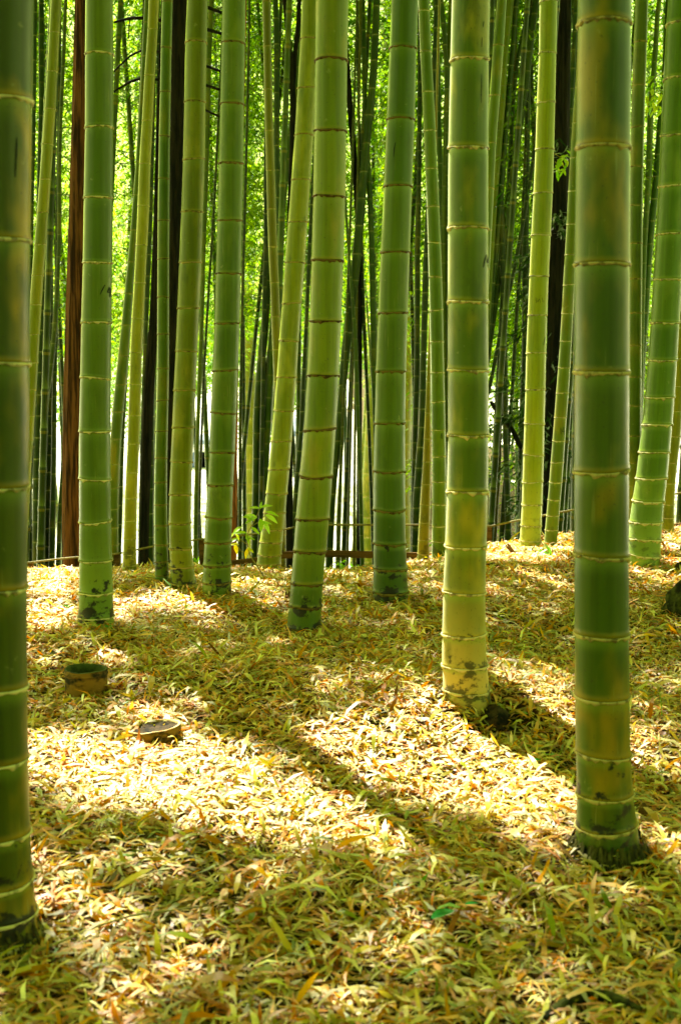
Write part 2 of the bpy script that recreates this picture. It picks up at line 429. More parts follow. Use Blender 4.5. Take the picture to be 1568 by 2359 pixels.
        for i in range(len(prof)-1):
            for q in range(seg):
                a = o+i*seg+q; b = o+i*seg+(q+1) % seg; fc.append((a, b, b+seg, a+seg)); mi.append(1 if prof[i+1][2] and prof[i][2] else 0)
    foot_p = Vector(CN[-1]); foot_p.z = max(foot_p.z, gzb)
    rmats = [ring_mat(ringc), M_groove]
    sm = [n_ for n_ in nodes if S[0] < n_ < S[-1]-2]
    if parts:
        e_ = empty(name, foot_p); tag(e_, label, 'bamboo', group or 'bamboo culms standing in the grove')
        link('stem', mesh('stem', V, fc, m, True, col), e_)
        for s in sm:
            rv, rf, mi = [], [], []; ring_geo(s, rv, rf, mi)
            me = mesh('node_ring', rv, rf, rmats, True); me.polygons.foreach_set('material_index', mi)
            link('node_ring', me, e_)
        root = e_
    else:
        nf = len(fc); mi = [0]*nf
        for s in sm:
            m2 = []; ring_geo(s, V, fc, m2); mi += [k+1 for k in m2]
        col += [(.5, 1, .5, 1)]*(len(V)-len(col))
        me = mesh(name, V, fc, [m]+rmats, True, col); me.polygons.foreach_set('material_index', mi)
        root = link(name, me); tag(root, label, 'bamboo', group or 'bamboo culms standing in the grove')
    def surf(px, py, lift=.0012):
        cc, r = C_(py); xx, ww_ = interp(list(zip(XX, yy, WW)), py)
        sn = max(-.97, min(.97, (px-xx)/(ww_/2)))
        return Vector((cc[0]+(r+lift)*sn, cc[1]-(r+lift)*math.sqrt(1-sn*sn), cc[2]))
    root_info = dict(root=root, surf=surf, C=C_, nodes=sm, S=S, Y=Y, foot=foot_p)
    CULMS.append(root_info)
    return root_info
def mark(info, strokes, width=2.0, name='number_mark', mat=M_ink):
    """handwritten strokes drawn on the skin of a culm"""
    V = []; fc = []
    for st in strokes:
        n = max(8, len(st)*4); ts = np.linspace(0, len(st)-1, n)
        pts = [(np.interp(t, range(len(st)), [p[0] for p in st]), np.interp(t, range(len(st)), [p[1] for p in st])) for t in ts]
        o = len(V)
        for i, (x, y) in enumerate(pts):
            a = pts[max(0, i-1)]; b = pts[min(n-1, i+1)]; dx, dy = b[0]-a[0], b[1]-a[1]; l = math.hypot(dx, dy)+1e-6
            hw = width/2*(.5+.5*math.sin(math.pi*(i+.6)/n))
            nx, ny = -dy/l*hw, dx/l*hw
            V.append(info['surf'](x+nx, y+ny)); V.append(info['surf'](x-nx, y-ny))
        for i in range(n-1): a = o+2*i; fc.append((a, a+1, a+3, a+2))
    return link(name, mesh(name, V, fc, mat, False), info['root'])

DG = (.030, .085, .010)       # darker green for culms further back
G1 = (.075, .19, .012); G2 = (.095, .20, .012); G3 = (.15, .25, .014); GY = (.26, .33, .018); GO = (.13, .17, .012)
CREAM = (.70, .62, .30); BROWN = (.16, .10, .03); OCH = (.42, .34, .10)

def edges(*rows):            # rows (y, left, right) -> (x, y, w)
    return [((l+r)/2, y, r-l) for y, l, r in rows]

L0 = culm(edges((0, -63, 77), (370, -68, 71), (700, -71, 68), (979, -74, 67), (1200, -77, 63), (1450, -79, 60), (1700, -77, 63), (1900, -74, 67), (1990, -76, 71), (2080, -82, 80), (2150, -90, 88), (2190, -95, 92)),
     [233, 553, 838, 1118, 1350, 1580, 1746, 1918, 2019, 2100, 2152], 'thick foreground culm cut by the left edge, dark green with yellow patches above its nodes',
     green=(.058, .105, .006), bloom=.05, yellow=(.46, .27, .004), blotch=.6, ringc=CREAM)
R1 = culm(edges((0, 1331, 1452), (600, 1323, 1448), (1100, 1322, 1446), (1450, 1323, 1446), (1700, 1325, 1449), (1830, 1329, 1455), (1930, 1327, 1468), (1965, 1322, 1475), (1990, 1314, 1484)),
     [55, 340, 608, 855, 1083, 1277, 1458, 1600, 1732, 1824, 1896, 1948], 'thickest whole culm, dark green with yellow blotches, on a fibrous root collar in the foreground',
     green=(.060, .130, .006), bloom=.05, yellow=(.38, .24, .006), blotch=.5, ringc=(.52, .42, .15))
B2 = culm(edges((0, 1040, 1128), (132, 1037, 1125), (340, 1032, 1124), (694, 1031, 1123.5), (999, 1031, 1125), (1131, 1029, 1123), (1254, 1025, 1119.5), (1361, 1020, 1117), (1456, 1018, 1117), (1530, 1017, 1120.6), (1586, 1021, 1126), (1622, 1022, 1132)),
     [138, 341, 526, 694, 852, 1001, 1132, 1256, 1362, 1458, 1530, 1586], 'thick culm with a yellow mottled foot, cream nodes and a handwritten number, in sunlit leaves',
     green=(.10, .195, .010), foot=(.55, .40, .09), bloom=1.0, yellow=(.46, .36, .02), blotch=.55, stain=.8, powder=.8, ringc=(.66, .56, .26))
B5 = culm(edges((0, 198, 260), (125, 197, 261.5), (294, 197, 261), (455, 194, 260), (604, 192, 258.5), (742, 188, 257), (871, 186, 255), (990, 183, 254.5), (1102, 183, 254.5), (1199, 183.6, 256), (1289, 183.6, 258), (1364, 184, 260), (1418, 182, 262), (1452, 177, 265)),
     [125, 294, 455, 604, 742, 871, 992, 1102, 1199, 1289, 1364, 1418], 'straight green culm with a handwritten number and black stained foot, behind the upright cut stump',
     green=(.098, .20, .008), foot=(.20, .29, .03), yellow=(.22, .30, .04), blotch=.25, ringc=CREAM, powder=.4)
B450 = culm(edges((0, 431.5, 479), (99, 427, 476.6), (235, 425, 473.7), (367, 422, 472.6), (488, 418, 468), (604, 413, 464.5), (709, 408.7, 459.7), (808, 404.6, 455), (898, 400, 451), (984, 396.6, 447.6), (1063, 393, 443.6), (1139, 390, 441), (1203, 388.5, 440), (1262, 390, 442), (1304, 392, 446), (1342, 394, 451), (1363, 395, 456)),
     [99, 235, 367, 488, 604, 709, 808, 898, 984, 1063, 1139, 1203, 1262, 1304, 1342], 'yellow-green culm leaning slightly right, between the black trunk and the green brown-noded culm',
     green=(.16, .24, .014), yellow=(.36, .32, .02), blotch=.55, ringc=OCH)
B530 = culm(edges((0, 512, 566), (101, 510, 565), (240, 507, 562), (376, 504, 561), (507, 500.5, 558), (630, 496.5, 555), (744, 494, 552.6), (852, 489.5, 548.6), (950, 485.4, 545), (1040, 482, 542), (1115, 478.5, 537), (1190, 473.7, 535), (1247, 471, 533), (1300, 468, 532.5), (1339, 467, 532), (1383, 464.5, 535)),
     [101, 240, 376, 507, 630, 744, 852, 950, 1040, 1115, 1190, 1247, 1300, 1339], 'green culm with brown nodes standing left of the leafy sapling, its foot stained black',
     green=(.095, .205, .013), yellow=(.26, .30, .03), blotch=.3, ringc=(.22, .16, .04))
B3 = culm(edges((0, 727, 803), (139, 725.7, 800), (301, 723, 798), (453, 721, 795.5), (599, 717, 791), (738, 713, 786), (865, 706.6, 780), (988, 700, 774), (1093, 690, 766), (1194, 681, 759), (1269, 676, 750), (1342, 670, 744), (1394, 666, 740), (1442, 661.4, 738.5), (1466, 657, 741)),
     [139.5, 301, 453.5, 599, 738.5, 865, 988, 1094, 1194, 1269, 1342, 1394, 1442], 'thick olive culm with dark brown nodes, its foot curving left, nearest the middle',
     green=(.150, .26, .013), yellow=(.34, .27, .02), blotch=.45, ringc=(.15, .09, .02), powder=.35, foot=(.045, .10, .004))
B4 = culm(edges((0, 901, 962.5), (112, 896.5, 959), (275, 890, 955), (429, 883.6, 948.6), (580, 876, 944), (720, 870.7, 938.6), (854, 865, 935), (973, 862.6, 933), (1085, 859.7, 933), (1172, 859, 933), (1250, 859.5, 934), (1308, 859.7, 937), (1361, 859, 939), (1397, 857, 943)),
     [112, 275, 429, 581, 720, 854, 973.5, 1084, 1172, 1250.6, 1308, 1361], 'thick deep green culm with brown nodes, between the thick olive and the yellow-footed culms',
     green=(.082, .185, .008), yellow=(.20, .24, .02), blotch=.2, ringc=(.20, .14, .03), foot=(.035, .085, .004))
B1490 = culm(edges((0, 1538.5, 1604), (55, 1533.7, 1600), (184, 1528, 1594), (312, 1521, 1587), (429, 1516, 1582), (541, 1510, 1576), (643, 1504, 1570), (742, 1498, 1563), (828, 1492.6, 1557.6), (913, 1485, 1552), (977, 1478.6, 1546.6), (1041, 1470.8, 1540.5), (1100, 1464.7, 1535), (1153, 1456.6, 1527.5), (1201, 1449, 1522.8), (1241, 1447, 1521), (1276, 1446, 1518), (1312, 1443, 1520)),
     [55, 184, 312, 429, 541, 643, 742, 828, 913, 977, 1041, 1100, 1153, 1201, 1241, 1276], 'stout green culm leaning right to the right edge, pale flecked foot with many close nodes',
     green=(.095, .23, .014), foot=(.25, .36, .05), bloom=.9, yellow=(.30, .36, .04), blotch=.3, ringc=CREAM, powder=.7, stain=.4)
B620 = culm(edges((0, 695, 739), (90, 692, 736), (203, 685, 729), (312, 678.7, 722.4), (414, 671, 715), (512, 663.6, 708.4), (605, 656, 703), (698, 649.7, 694.5), (784, 643, 688), (868, 637.5, 683.5), (945, 631, 677), (1014, 624.7, 672.4), (1079, 618.8, 667.7), (1135, 612.6, 661.4), (1180, 608, 658), (1217, 603, 654), (1247, 598, 651), (1276, 594.6, 648.6), (1298, 591.7, 647.5), (1325, 588, 645)),
     [90, 203, 312, 414, 512, 605, 698, 784, 868, 945, 1015, 1079, 1135, 1180, 1217.6, 1247, 1276, 1298], 'bright yellow-green culm leaning right behind the leafy sapling',
     green=(.20, .30, .018), yellow=(.42, .40, .03), blotch=.45, ringc=OCH, stain=.25)
B1220 = culm(edges((0, 1242, 1283), (123, 1240.7, 1280), (237, 1235.6, 1277.8), (344, 1232.6, 1275), (444, 1228, 1272), (541, 1222.7, 1267.5), (635, 1218.7, 1262.7), (725, 1215, 1259), (813, 1211, 1256.5), (896, 1209.5, 1255), (975, 1207, 1253), (1045, 1205, 1251.7), (1109, 1202.5, 1250), (1161, 1201.4, 1248), (1210, 1198.8, 1246), (1243, 1196, 1244), (1272, 1195, 1244)),
     [4, 123, 237, 344, 444, 541.6, 635.5, 725.5, 813, 896, 975, 1046, 1109, 1161, 1210, 1243], 'palest yellow-green culm with cream nodes and sheath scraps at its foot',
     green=(.28, .42, .02), foot=(.55, .55, .06), bloom=1.0, yellow=(.50, .42, .04), blotch=.35, ringc=(.62, .58, .26), stain=.35)
B1290 = culm(edges((0, 1333, 1357), (118, 1329, 1353), (201, 1324, 1350), (284, 1317, 1343), (365, 1312, 1338), (440, 1307.5, 1333), (518, 1304, 1330), (587, 1300, 1326.5), (656, 1296, 1323), (722, 1292.5, 1319), (786, 1289, 1316), (847, 1284.8, 1312.7), (905, 1280, 1309), (961, 1276, 1304), (1014, 1272, 1300.6), (1065, 1267.5, 1297), (1110, 1264.6, 1294), (1151, 1261, 1290), (1187, 1257.5, 1287), (1220, 1254.7, 1285), (1248, 1251.7, 1281), (1275, 1251, 1281)),
     [118, 201, 285, 365, 441, 517, 587, 656, 722, 786, 847, 905, 961, 1015, 1065, 1110, 1151, 1187, 1220, 1248], 'slim pale-noded culm leaning right, with a small handwritten number, just left of the thickest culm',
     green=(.12, .22, .018), bloom=.9, blotch=.3, ringc=(.62, .58, .28), stain=.2)
B1010 = culm(edges((0, 962.5, 988), (119, 967, 993), (212, 971.7, 998.5), (302, 975, 1003), (389, 979, 1007), (476, 982.7, 1011), (559, 985, 1014.7), (638, 987, 1017.6), (714, 989, 1020), (787, 990.4, 1021), (857, 991.5, 1022.7), (924, 992.6, 1024), (990, 993.7, 1025.7), (1050, 994, 1026.8), (1161, 995, 1028), (1247, 994, 1026), (1303, 993, 1028)),
     [26, 119, 212, 302, 389, 476, 559, 638, 714, 787, 858, 925, 990, 1051, 1109, 1161, 1211, 1247, 1284], 'slim green culm leaning left with bright cream nodes, left of the yellow-footed culm',
     green=(.10, .22, .018), bloom=.9, blotch=.2, ringc=(.62, .60, .30), stain=.5)
B310 = culm(edges((0, 343, 367), (68, 341, 364), (174, 333, 357), (278, 327.5, 352.5), (377, 321, 347), (474, 317.6, 345), (564, 314, 339.7), (650, 309.5, 335.5), (733, 304, 331.6), (811, 300, 327.5), (885, 298, 326), (956, 295.6, 324), (1022, 293.8, 321.5), (1088, 290, 318.7), (1146, 288, 315.8), (1199, 286.4, 315), (1277, 283.5, 314), (1301, 283, 314.5), (1329, 282, 317)),
     [68, 174, 278, 377.5, 474, 564, 651, 733, 811.5, 885, 956.5, 1022, 1088, 1146, 1199, 1241, 1277, 1301], 'slim bright yellow-green culm leaning right, just left of the slim dark green culm',
     green=(.26, .33, .018), yellow=(.45, .42, .03), blotch=.4, ringc=(.55, .50, .16), stain=.6)
B372 = culm(edges((0, 373.8, 398), (109, 371, 395.5), (212, 369, 393.6), (313, 366.5, 391.4), (412, 365, 391), (508, 363.5, 390.7), (597, 363, 390), (769, 362.5, 390), (849, 362.5, 390), (922, 361, 388.5), (992, 359, 387), (1055, 357, 385.6), (1162, 355.5, 385.6), (1254, 356, 387), (1324, 358, 389), (1351, 357, 390)),
     [4, 109, 212, 313, 412, 508, 597, 685, 769, 849, 922, 992, 1055, 1111, 1162, 1210, 1254, 1293, 1324], 'slim straight dark green culm standing in front of the black trunk',
     green=(.075, .18, .012), blotch=.2, ringc=(.20, .17, .05))
B574 = culm(edges((0, 566.7, 586), (193, 563, 586), (453, 561, 587), (614, 561.5, 587), (900, 561.5, 588), (1133, 561.5, 588), (1250, 562, 589), (1313, 561, 591)),
     [10, 101, 193, 284, 370, 453, 534, 614, 690, 765, 835, 902, 964, 1024, 1080, 1133, 1180, 1222, 1260, 1291], 'slim upright olive culm behind the leafy sapling, beside the thin red-brown trunk',
     green=(.15, .20, .014), blotch=.4, ringc=OCH)
B88 = culm(edges((0, 118, 142.5), (165, 109, 133), (251, 103.5, 129), (333, 98, 123), (413, 92, 118), (489, 86, 112), (563, 80, 107), (634, 74, 101), (702, 69, 96.6), (770, 65, 92), (834, 61, 88.5), (897, 57, 84.5), (957, 53, 80), (1013, 49, 77), (1064, 45, 73), (1160, 39, 68), (1330, 28, 58)),
     [76, 165, 251, 333, 413, 489.5, 563.6, 634.7, 702, 770, 835, 898, 958, 1013, 1064, 1112, 1158, 1200, 1240, 1275], 'slim bright yellow-green culm leaning right out from behind the culm at the left edge',
     green=(.22, .30, .018), blotch=.3, ringc=(.55, .50, .18))
B945 = culm([(951, 0, 29), (948, 205, 30), (945, 364, 30), (941, 588, 30), (940, 728, 30), (937, 854, 31), (933, 912, 31), (930, 1022, 31), (928, 1120, 31), (927, 1307, 34)],
     [205, 286, 364, 437, 517, 588, 658, 727, 792, 854, 912, 968, 1022, 1073, 1120, 1165, 1205, 1240, 1272], 'olive culm half hidden behind the right side of the deep green thick culm', green=(.17, .20, .014), blotch=.4, ringc=OCH)
B850 = culm([(893, 0, 23), (885, 250, 24), (876, 500, 25), (868, 700, 26), (862, 816, 27), (856, 962, 28), (851, 1079, 30), (844, 1188, 33), (841, 1260, 36), (839, 1315, 39)],
     [60, 140, 225, 310, 390, 470, 555, 640, 740, 816, 892, 960, 1025, 1090, 1143, 1190, 1235, 1266, 1292], 'olive culm with a blotched foot, behind the left side of the deep green culm', green=(.14, .20, .014), blotch=.6, ringc=OCH)
B813 = culm([(895, 0, 13), (889, 376, 14), (878, 541, 14), (872, 604, 14), (866, 694, 14), (857, 779, 14), (850, 859, 14), (845, 935, 14), (840, 1008, 14), (836, 1074, 15), (832, 1137, 15), (828, 1186, 16), (821, 1236, 17), (815, 1280, 18), (813, 1314, 20)],
     None, 'very slim culm with a bright left edge leaning right beside the blotched olive culm', green=(.12, .20, .02), bloom=1.0, ringc=CREAM)
B663 = culm([(715, 0, 15), (690, 500, 16), (664, 900, 17), (660, 1100, 18), (661, 1160, 19), (663, 1250, 20), (664, 1312, 22)], None, 'green culm foot showing between the bright leaning culm and the thick olive culm', green=(.14, .22, .015), ringc=OCH)
B613 = culm([(614, 0, 20), (616, 107, 19), (618, 206, 19), (620, 301, 19), (623, 393, 20), (625.5, 482, 20.5), (628.5, 568, 21), (632.5, 651, 21), (635, 729, 21.5), (638, 806, 21), (641, 878, 21), (645, 1000, 22), (648, 1312, 24)],
     [5.5, 107, 206, 301, 393, 482, 568, 651, 729, 806, 878, 945, 1005], 'slim olive culm leaning left, crossing behind the bright leaning culm', Y=8.1, green=(.15, .19, .013), blotch=.4, ringc=(.5, .42, .12))
B1470 = culm([(1477, 0, 29), (1474, 97, 30), (1470, 200, 30.5), (1467.5, 293, 30), (1465, 400, 30), (1463, 560, 30), (1461, 800, 31), (1459.5, 1000, 32), (1458, 1300, 34)],
     [97, 197.5, 292.7, 384.5, 473, 560, 642, 721, 796, 868.7, 935.6, 1003.6, 1065, 1120, 1170, 1215, 1255], 'green culm with yellow blotches standing directly behind the right side of the thickest culm', green=(.10, .19, .012), blotch=.6, ringc=OCH)
B1560 = culm([(1590, 400, 24), (1568, 750, 25), (1560, 900, 26), (1553, 1005, 26.5), (1545, 1066, 27), (1541, 1113, 27), (1538, 1161, 27.5), (1536, 1238, 29)],
     [600, 680, 755, 825, 890, 948, 1005, 1066, 1113, 1161.5, 1193, 1218], 'slim yellow-green culm at the right edge behind the stout leaning culm', green=(.22, .28, .016), blotch=.4, ringc=(.6, .52, .2), stain=.3)
M3 = culm([(990, 760, 6), (986, 890, 10), (985, 951, 13), (984, 1010, 17), (983, 1063, 20), (981, 1115, 22), (979, 1162, 24), (977, 1203, 25), (975, 1243, 25.5), (974, 1304, 28)], [880, 951, 1010, 1063, 1115, 1162, 1203, 1243, 1275], 'olive culm tapering upward behind the slim cream-noded culm, left of it', green=(.21, .22, .018), ringc=OCH, stain=.5)
Gc = culm([(340, 0, 14), (330, 200, 14), (318, 400, 14), (309, 530, 16), (303, 604, 18), (297, 676, 20), (291, 749, 23), (285, 819, 26), (278.5, 886, 27), (272, 948, 26), (267, 1010, 26), (263.5, 1069, 26), (262, 1130, 24), (261, 1320, 24)],
     [450, 530, 604, 676, 749, 819, 886, 948, 1010, 1069, 1125, 1172, 1215, 1255], 'dark green culm leaning right between the numbered green culm and the slim bright yellow one', Y=7.9, green=(.07, .15, .012), ringc=(.3, .3, .1))
D1 = culm([(1155, 0, 22), (1147, 105, 25), (1139, 220, 24), (1130, 329, 24), (1125, 434, 24), (1118, 560, 25), (1105, 800, 26), (1092, 1290, 28)], [105, 220, 329, 434, 530, 620], 'green culm leaning right, emerging from behind the top of the yellow-footed culm', Y=8.0, green=(.10, .20, .014), ringc=OCH)

# slimmer culms further back: (points, D in metres or None, label, green)
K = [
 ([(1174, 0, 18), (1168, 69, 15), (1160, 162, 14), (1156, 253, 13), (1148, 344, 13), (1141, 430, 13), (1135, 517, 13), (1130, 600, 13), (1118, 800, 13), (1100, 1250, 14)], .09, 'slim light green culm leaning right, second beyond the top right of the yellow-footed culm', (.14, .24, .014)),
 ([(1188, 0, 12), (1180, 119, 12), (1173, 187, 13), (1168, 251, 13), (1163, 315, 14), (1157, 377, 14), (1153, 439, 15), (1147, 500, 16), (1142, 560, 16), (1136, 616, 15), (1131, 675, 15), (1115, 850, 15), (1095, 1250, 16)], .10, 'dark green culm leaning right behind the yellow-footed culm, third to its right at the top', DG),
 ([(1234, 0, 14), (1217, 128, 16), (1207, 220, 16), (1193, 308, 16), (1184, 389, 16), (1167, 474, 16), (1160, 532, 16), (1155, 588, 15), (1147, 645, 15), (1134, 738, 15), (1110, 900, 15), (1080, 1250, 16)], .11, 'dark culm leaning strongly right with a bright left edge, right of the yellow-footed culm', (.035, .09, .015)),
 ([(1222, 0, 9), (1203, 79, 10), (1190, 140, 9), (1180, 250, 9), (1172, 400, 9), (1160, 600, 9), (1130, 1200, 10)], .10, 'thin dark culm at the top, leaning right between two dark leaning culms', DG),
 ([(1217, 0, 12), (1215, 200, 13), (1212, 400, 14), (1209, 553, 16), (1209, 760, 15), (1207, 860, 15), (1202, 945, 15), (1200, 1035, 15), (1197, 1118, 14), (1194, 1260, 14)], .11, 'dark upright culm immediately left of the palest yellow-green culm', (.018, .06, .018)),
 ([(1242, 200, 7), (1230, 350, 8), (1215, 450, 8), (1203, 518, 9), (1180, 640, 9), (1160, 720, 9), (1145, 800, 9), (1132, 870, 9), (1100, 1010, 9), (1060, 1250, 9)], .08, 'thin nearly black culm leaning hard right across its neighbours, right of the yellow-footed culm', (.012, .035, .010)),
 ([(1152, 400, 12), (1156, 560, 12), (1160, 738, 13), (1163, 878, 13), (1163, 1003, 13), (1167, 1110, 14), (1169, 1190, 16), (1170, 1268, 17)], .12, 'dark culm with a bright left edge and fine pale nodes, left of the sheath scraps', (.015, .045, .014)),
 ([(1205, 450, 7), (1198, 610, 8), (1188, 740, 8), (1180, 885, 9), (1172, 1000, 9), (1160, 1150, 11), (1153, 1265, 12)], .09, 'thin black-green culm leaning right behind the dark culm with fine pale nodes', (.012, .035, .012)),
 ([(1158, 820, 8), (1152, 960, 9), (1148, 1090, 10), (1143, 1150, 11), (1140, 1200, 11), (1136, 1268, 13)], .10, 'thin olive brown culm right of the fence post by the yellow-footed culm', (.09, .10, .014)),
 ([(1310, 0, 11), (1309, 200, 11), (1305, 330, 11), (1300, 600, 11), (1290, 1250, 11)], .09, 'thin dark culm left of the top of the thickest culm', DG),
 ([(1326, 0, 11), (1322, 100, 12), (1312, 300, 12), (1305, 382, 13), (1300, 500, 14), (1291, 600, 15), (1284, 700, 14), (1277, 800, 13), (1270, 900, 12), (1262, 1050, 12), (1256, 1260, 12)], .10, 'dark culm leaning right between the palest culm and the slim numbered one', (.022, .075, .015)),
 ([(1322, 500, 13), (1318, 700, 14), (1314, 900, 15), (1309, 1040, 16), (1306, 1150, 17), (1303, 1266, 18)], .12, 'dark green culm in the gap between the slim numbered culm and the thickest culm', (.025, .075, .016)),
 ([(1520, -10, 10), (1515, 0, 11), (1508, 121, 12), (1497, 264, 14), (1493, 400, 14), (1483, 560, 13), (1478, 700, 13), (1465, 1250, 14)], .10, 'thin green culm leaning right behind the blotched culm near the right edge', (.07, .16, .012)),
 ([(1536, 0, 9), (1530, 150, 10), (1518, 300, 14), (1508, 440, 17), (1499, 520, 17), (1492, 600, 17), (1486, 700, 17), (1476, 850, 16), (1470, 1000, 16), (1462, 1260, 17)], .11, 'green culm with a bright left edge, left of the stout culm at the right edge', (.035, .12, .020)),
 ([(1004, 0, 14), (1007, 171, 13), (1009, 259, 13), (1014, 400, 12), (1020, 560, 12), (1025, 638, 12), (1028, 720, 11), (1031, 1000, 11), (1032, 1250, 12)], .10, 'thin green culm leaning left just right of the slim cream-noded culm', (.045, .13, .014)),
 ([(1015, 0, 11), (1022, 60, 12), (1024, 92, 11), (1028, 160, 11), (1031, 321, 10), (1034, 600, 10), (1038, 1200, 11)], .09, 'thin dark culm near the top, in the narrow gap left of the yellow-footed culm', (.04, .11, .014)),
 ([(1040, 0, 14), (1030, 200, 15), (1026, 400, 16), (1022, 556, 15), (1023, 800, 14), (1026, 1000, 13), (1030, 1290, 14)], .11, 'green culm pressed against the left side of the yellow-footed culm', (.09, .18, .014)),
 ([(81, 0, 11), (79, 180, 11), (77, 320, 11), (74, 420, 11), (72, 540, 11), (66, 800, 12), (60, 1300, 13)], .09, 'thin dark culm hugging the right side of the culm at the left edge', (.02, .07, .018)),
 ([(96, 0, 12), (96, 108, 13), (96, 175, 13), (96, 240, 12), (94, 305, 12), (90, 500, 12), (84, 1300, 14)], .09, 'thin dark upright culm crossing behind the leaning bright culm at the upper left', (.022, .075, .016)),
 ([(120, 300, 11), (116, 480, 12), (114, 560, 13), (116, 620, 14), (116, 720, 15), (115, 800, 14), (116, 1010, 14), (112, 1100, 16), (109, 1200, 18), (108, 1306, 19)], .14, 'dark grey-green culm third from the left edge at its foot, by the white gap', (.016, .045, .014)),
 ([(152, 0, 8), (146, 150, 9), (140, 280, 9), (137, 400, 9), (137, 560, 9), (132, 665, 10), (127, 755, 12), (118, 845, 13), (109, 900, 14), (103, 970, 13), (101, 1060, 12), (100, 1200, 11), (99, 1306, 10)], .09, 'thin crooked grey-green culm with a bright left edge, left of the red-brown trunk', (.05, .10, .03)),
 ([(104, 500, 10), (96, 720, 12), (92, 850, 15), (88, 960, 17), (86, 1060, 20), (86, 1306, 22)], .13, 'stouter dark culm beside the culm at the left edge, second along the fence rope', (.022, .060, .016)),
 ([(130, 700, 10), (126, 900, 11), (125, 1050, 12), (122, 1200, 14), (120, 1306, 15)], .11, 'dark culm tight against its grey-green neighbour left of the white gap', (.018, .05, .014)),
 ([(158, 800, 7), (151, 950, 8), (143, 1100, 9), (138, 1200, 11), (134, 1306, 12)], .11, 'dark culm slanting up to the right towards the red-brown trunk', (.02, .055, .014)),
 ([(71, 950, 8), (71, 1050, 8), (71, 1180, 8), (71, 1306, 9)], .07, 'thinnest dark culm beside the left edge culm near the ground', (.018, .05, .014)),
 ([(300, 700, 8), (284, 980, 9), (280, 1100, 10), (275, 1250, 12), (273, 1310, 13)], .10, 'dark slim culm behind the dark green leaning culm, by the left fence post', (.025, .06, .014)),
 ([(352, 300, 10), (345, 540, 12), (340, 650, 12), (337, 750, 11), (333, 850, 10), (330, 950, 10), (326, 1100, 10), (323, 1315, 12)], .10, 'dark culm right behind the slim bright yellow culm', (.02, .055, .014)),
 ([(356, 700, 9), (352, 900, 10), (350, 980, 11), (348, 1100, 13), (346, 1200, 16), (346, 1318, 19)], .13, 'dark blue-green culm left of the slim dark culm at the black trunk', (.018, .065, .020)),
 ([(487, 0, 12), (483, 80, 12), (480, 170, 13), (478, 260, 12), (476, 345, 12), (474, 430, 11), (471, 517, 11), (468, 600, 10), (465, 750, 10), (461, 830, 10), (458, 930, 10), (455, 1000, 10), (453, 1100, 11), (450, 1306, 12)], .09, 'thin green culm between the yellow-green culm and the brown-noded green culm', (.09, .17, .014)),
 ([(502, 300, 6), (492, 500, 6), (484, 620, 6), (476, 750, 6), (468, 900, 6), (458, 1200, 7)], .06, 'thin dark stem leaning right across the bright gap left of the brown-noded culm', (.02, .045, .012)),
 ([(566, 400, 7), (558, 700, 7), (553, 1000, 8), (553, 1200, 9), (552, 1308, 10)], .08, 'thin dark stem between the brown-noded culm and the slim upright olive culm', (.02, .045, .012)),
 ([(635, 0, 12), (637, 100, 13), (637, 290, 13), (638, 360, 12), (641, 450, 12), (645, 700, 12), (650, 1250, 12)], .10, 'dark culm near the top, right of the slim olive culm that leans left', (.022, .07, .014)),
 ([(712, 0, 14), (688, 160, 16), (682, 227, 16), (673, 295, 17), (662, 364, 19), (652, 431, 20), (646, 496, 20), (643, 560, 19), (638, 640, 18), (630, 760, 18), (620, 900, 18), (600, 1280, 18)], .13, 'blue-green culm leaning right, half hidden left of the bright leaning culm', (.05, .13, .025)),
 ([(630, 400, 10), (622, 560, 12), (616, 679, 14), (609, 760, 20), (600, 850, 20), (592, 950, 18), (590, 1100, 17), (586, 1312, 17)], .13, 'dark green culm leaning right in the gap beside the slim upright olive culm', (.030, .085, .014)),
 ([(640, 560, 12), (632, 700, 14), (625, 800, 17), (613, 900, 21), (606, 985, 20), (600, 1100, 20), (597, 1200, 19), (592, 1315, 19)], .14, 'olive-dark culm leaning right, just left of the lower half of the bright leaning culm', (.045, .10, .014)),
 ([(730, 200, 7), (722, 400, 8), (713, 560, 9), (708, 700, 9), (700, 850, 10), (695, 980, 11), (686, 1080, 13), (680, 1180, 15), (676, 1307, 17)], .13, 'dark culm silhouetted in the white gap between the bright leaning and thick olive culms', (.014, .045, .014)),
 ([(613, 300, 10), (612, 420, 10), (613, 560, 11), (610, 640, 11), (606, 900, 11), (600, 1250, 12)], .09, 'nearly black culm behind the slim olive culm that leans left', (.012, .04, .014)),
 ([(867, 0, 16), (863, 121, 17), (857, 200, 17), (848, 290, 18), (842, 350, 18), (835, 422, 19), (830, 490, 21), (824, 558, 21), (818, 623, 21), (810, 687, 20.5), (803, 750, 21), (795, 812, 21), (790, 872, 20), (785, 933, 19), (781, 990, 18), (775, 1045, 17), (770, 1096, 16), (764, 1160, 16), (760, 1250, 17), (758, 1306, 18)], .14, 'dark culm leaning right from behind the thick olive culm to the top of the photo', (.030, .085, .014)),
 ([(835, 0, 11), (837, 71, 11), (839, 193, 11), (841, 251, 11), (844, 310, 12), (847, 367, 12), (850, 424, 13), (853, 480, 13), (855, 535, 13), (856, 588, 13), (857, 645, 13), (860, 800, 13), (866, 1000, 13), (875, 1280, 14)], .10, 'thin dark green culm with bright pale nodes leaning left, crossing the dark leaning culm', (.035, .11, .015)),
 ([(830, 450, 8), (833, 590, 8), (836, 700, 9), (840, 780, 9), (843, 850, 8), (850, 1000, 8), (860, 1280, 8)], .07, 'thin black-green culm leaning left beside the dark leaning culm', (.014, .045, .012)),
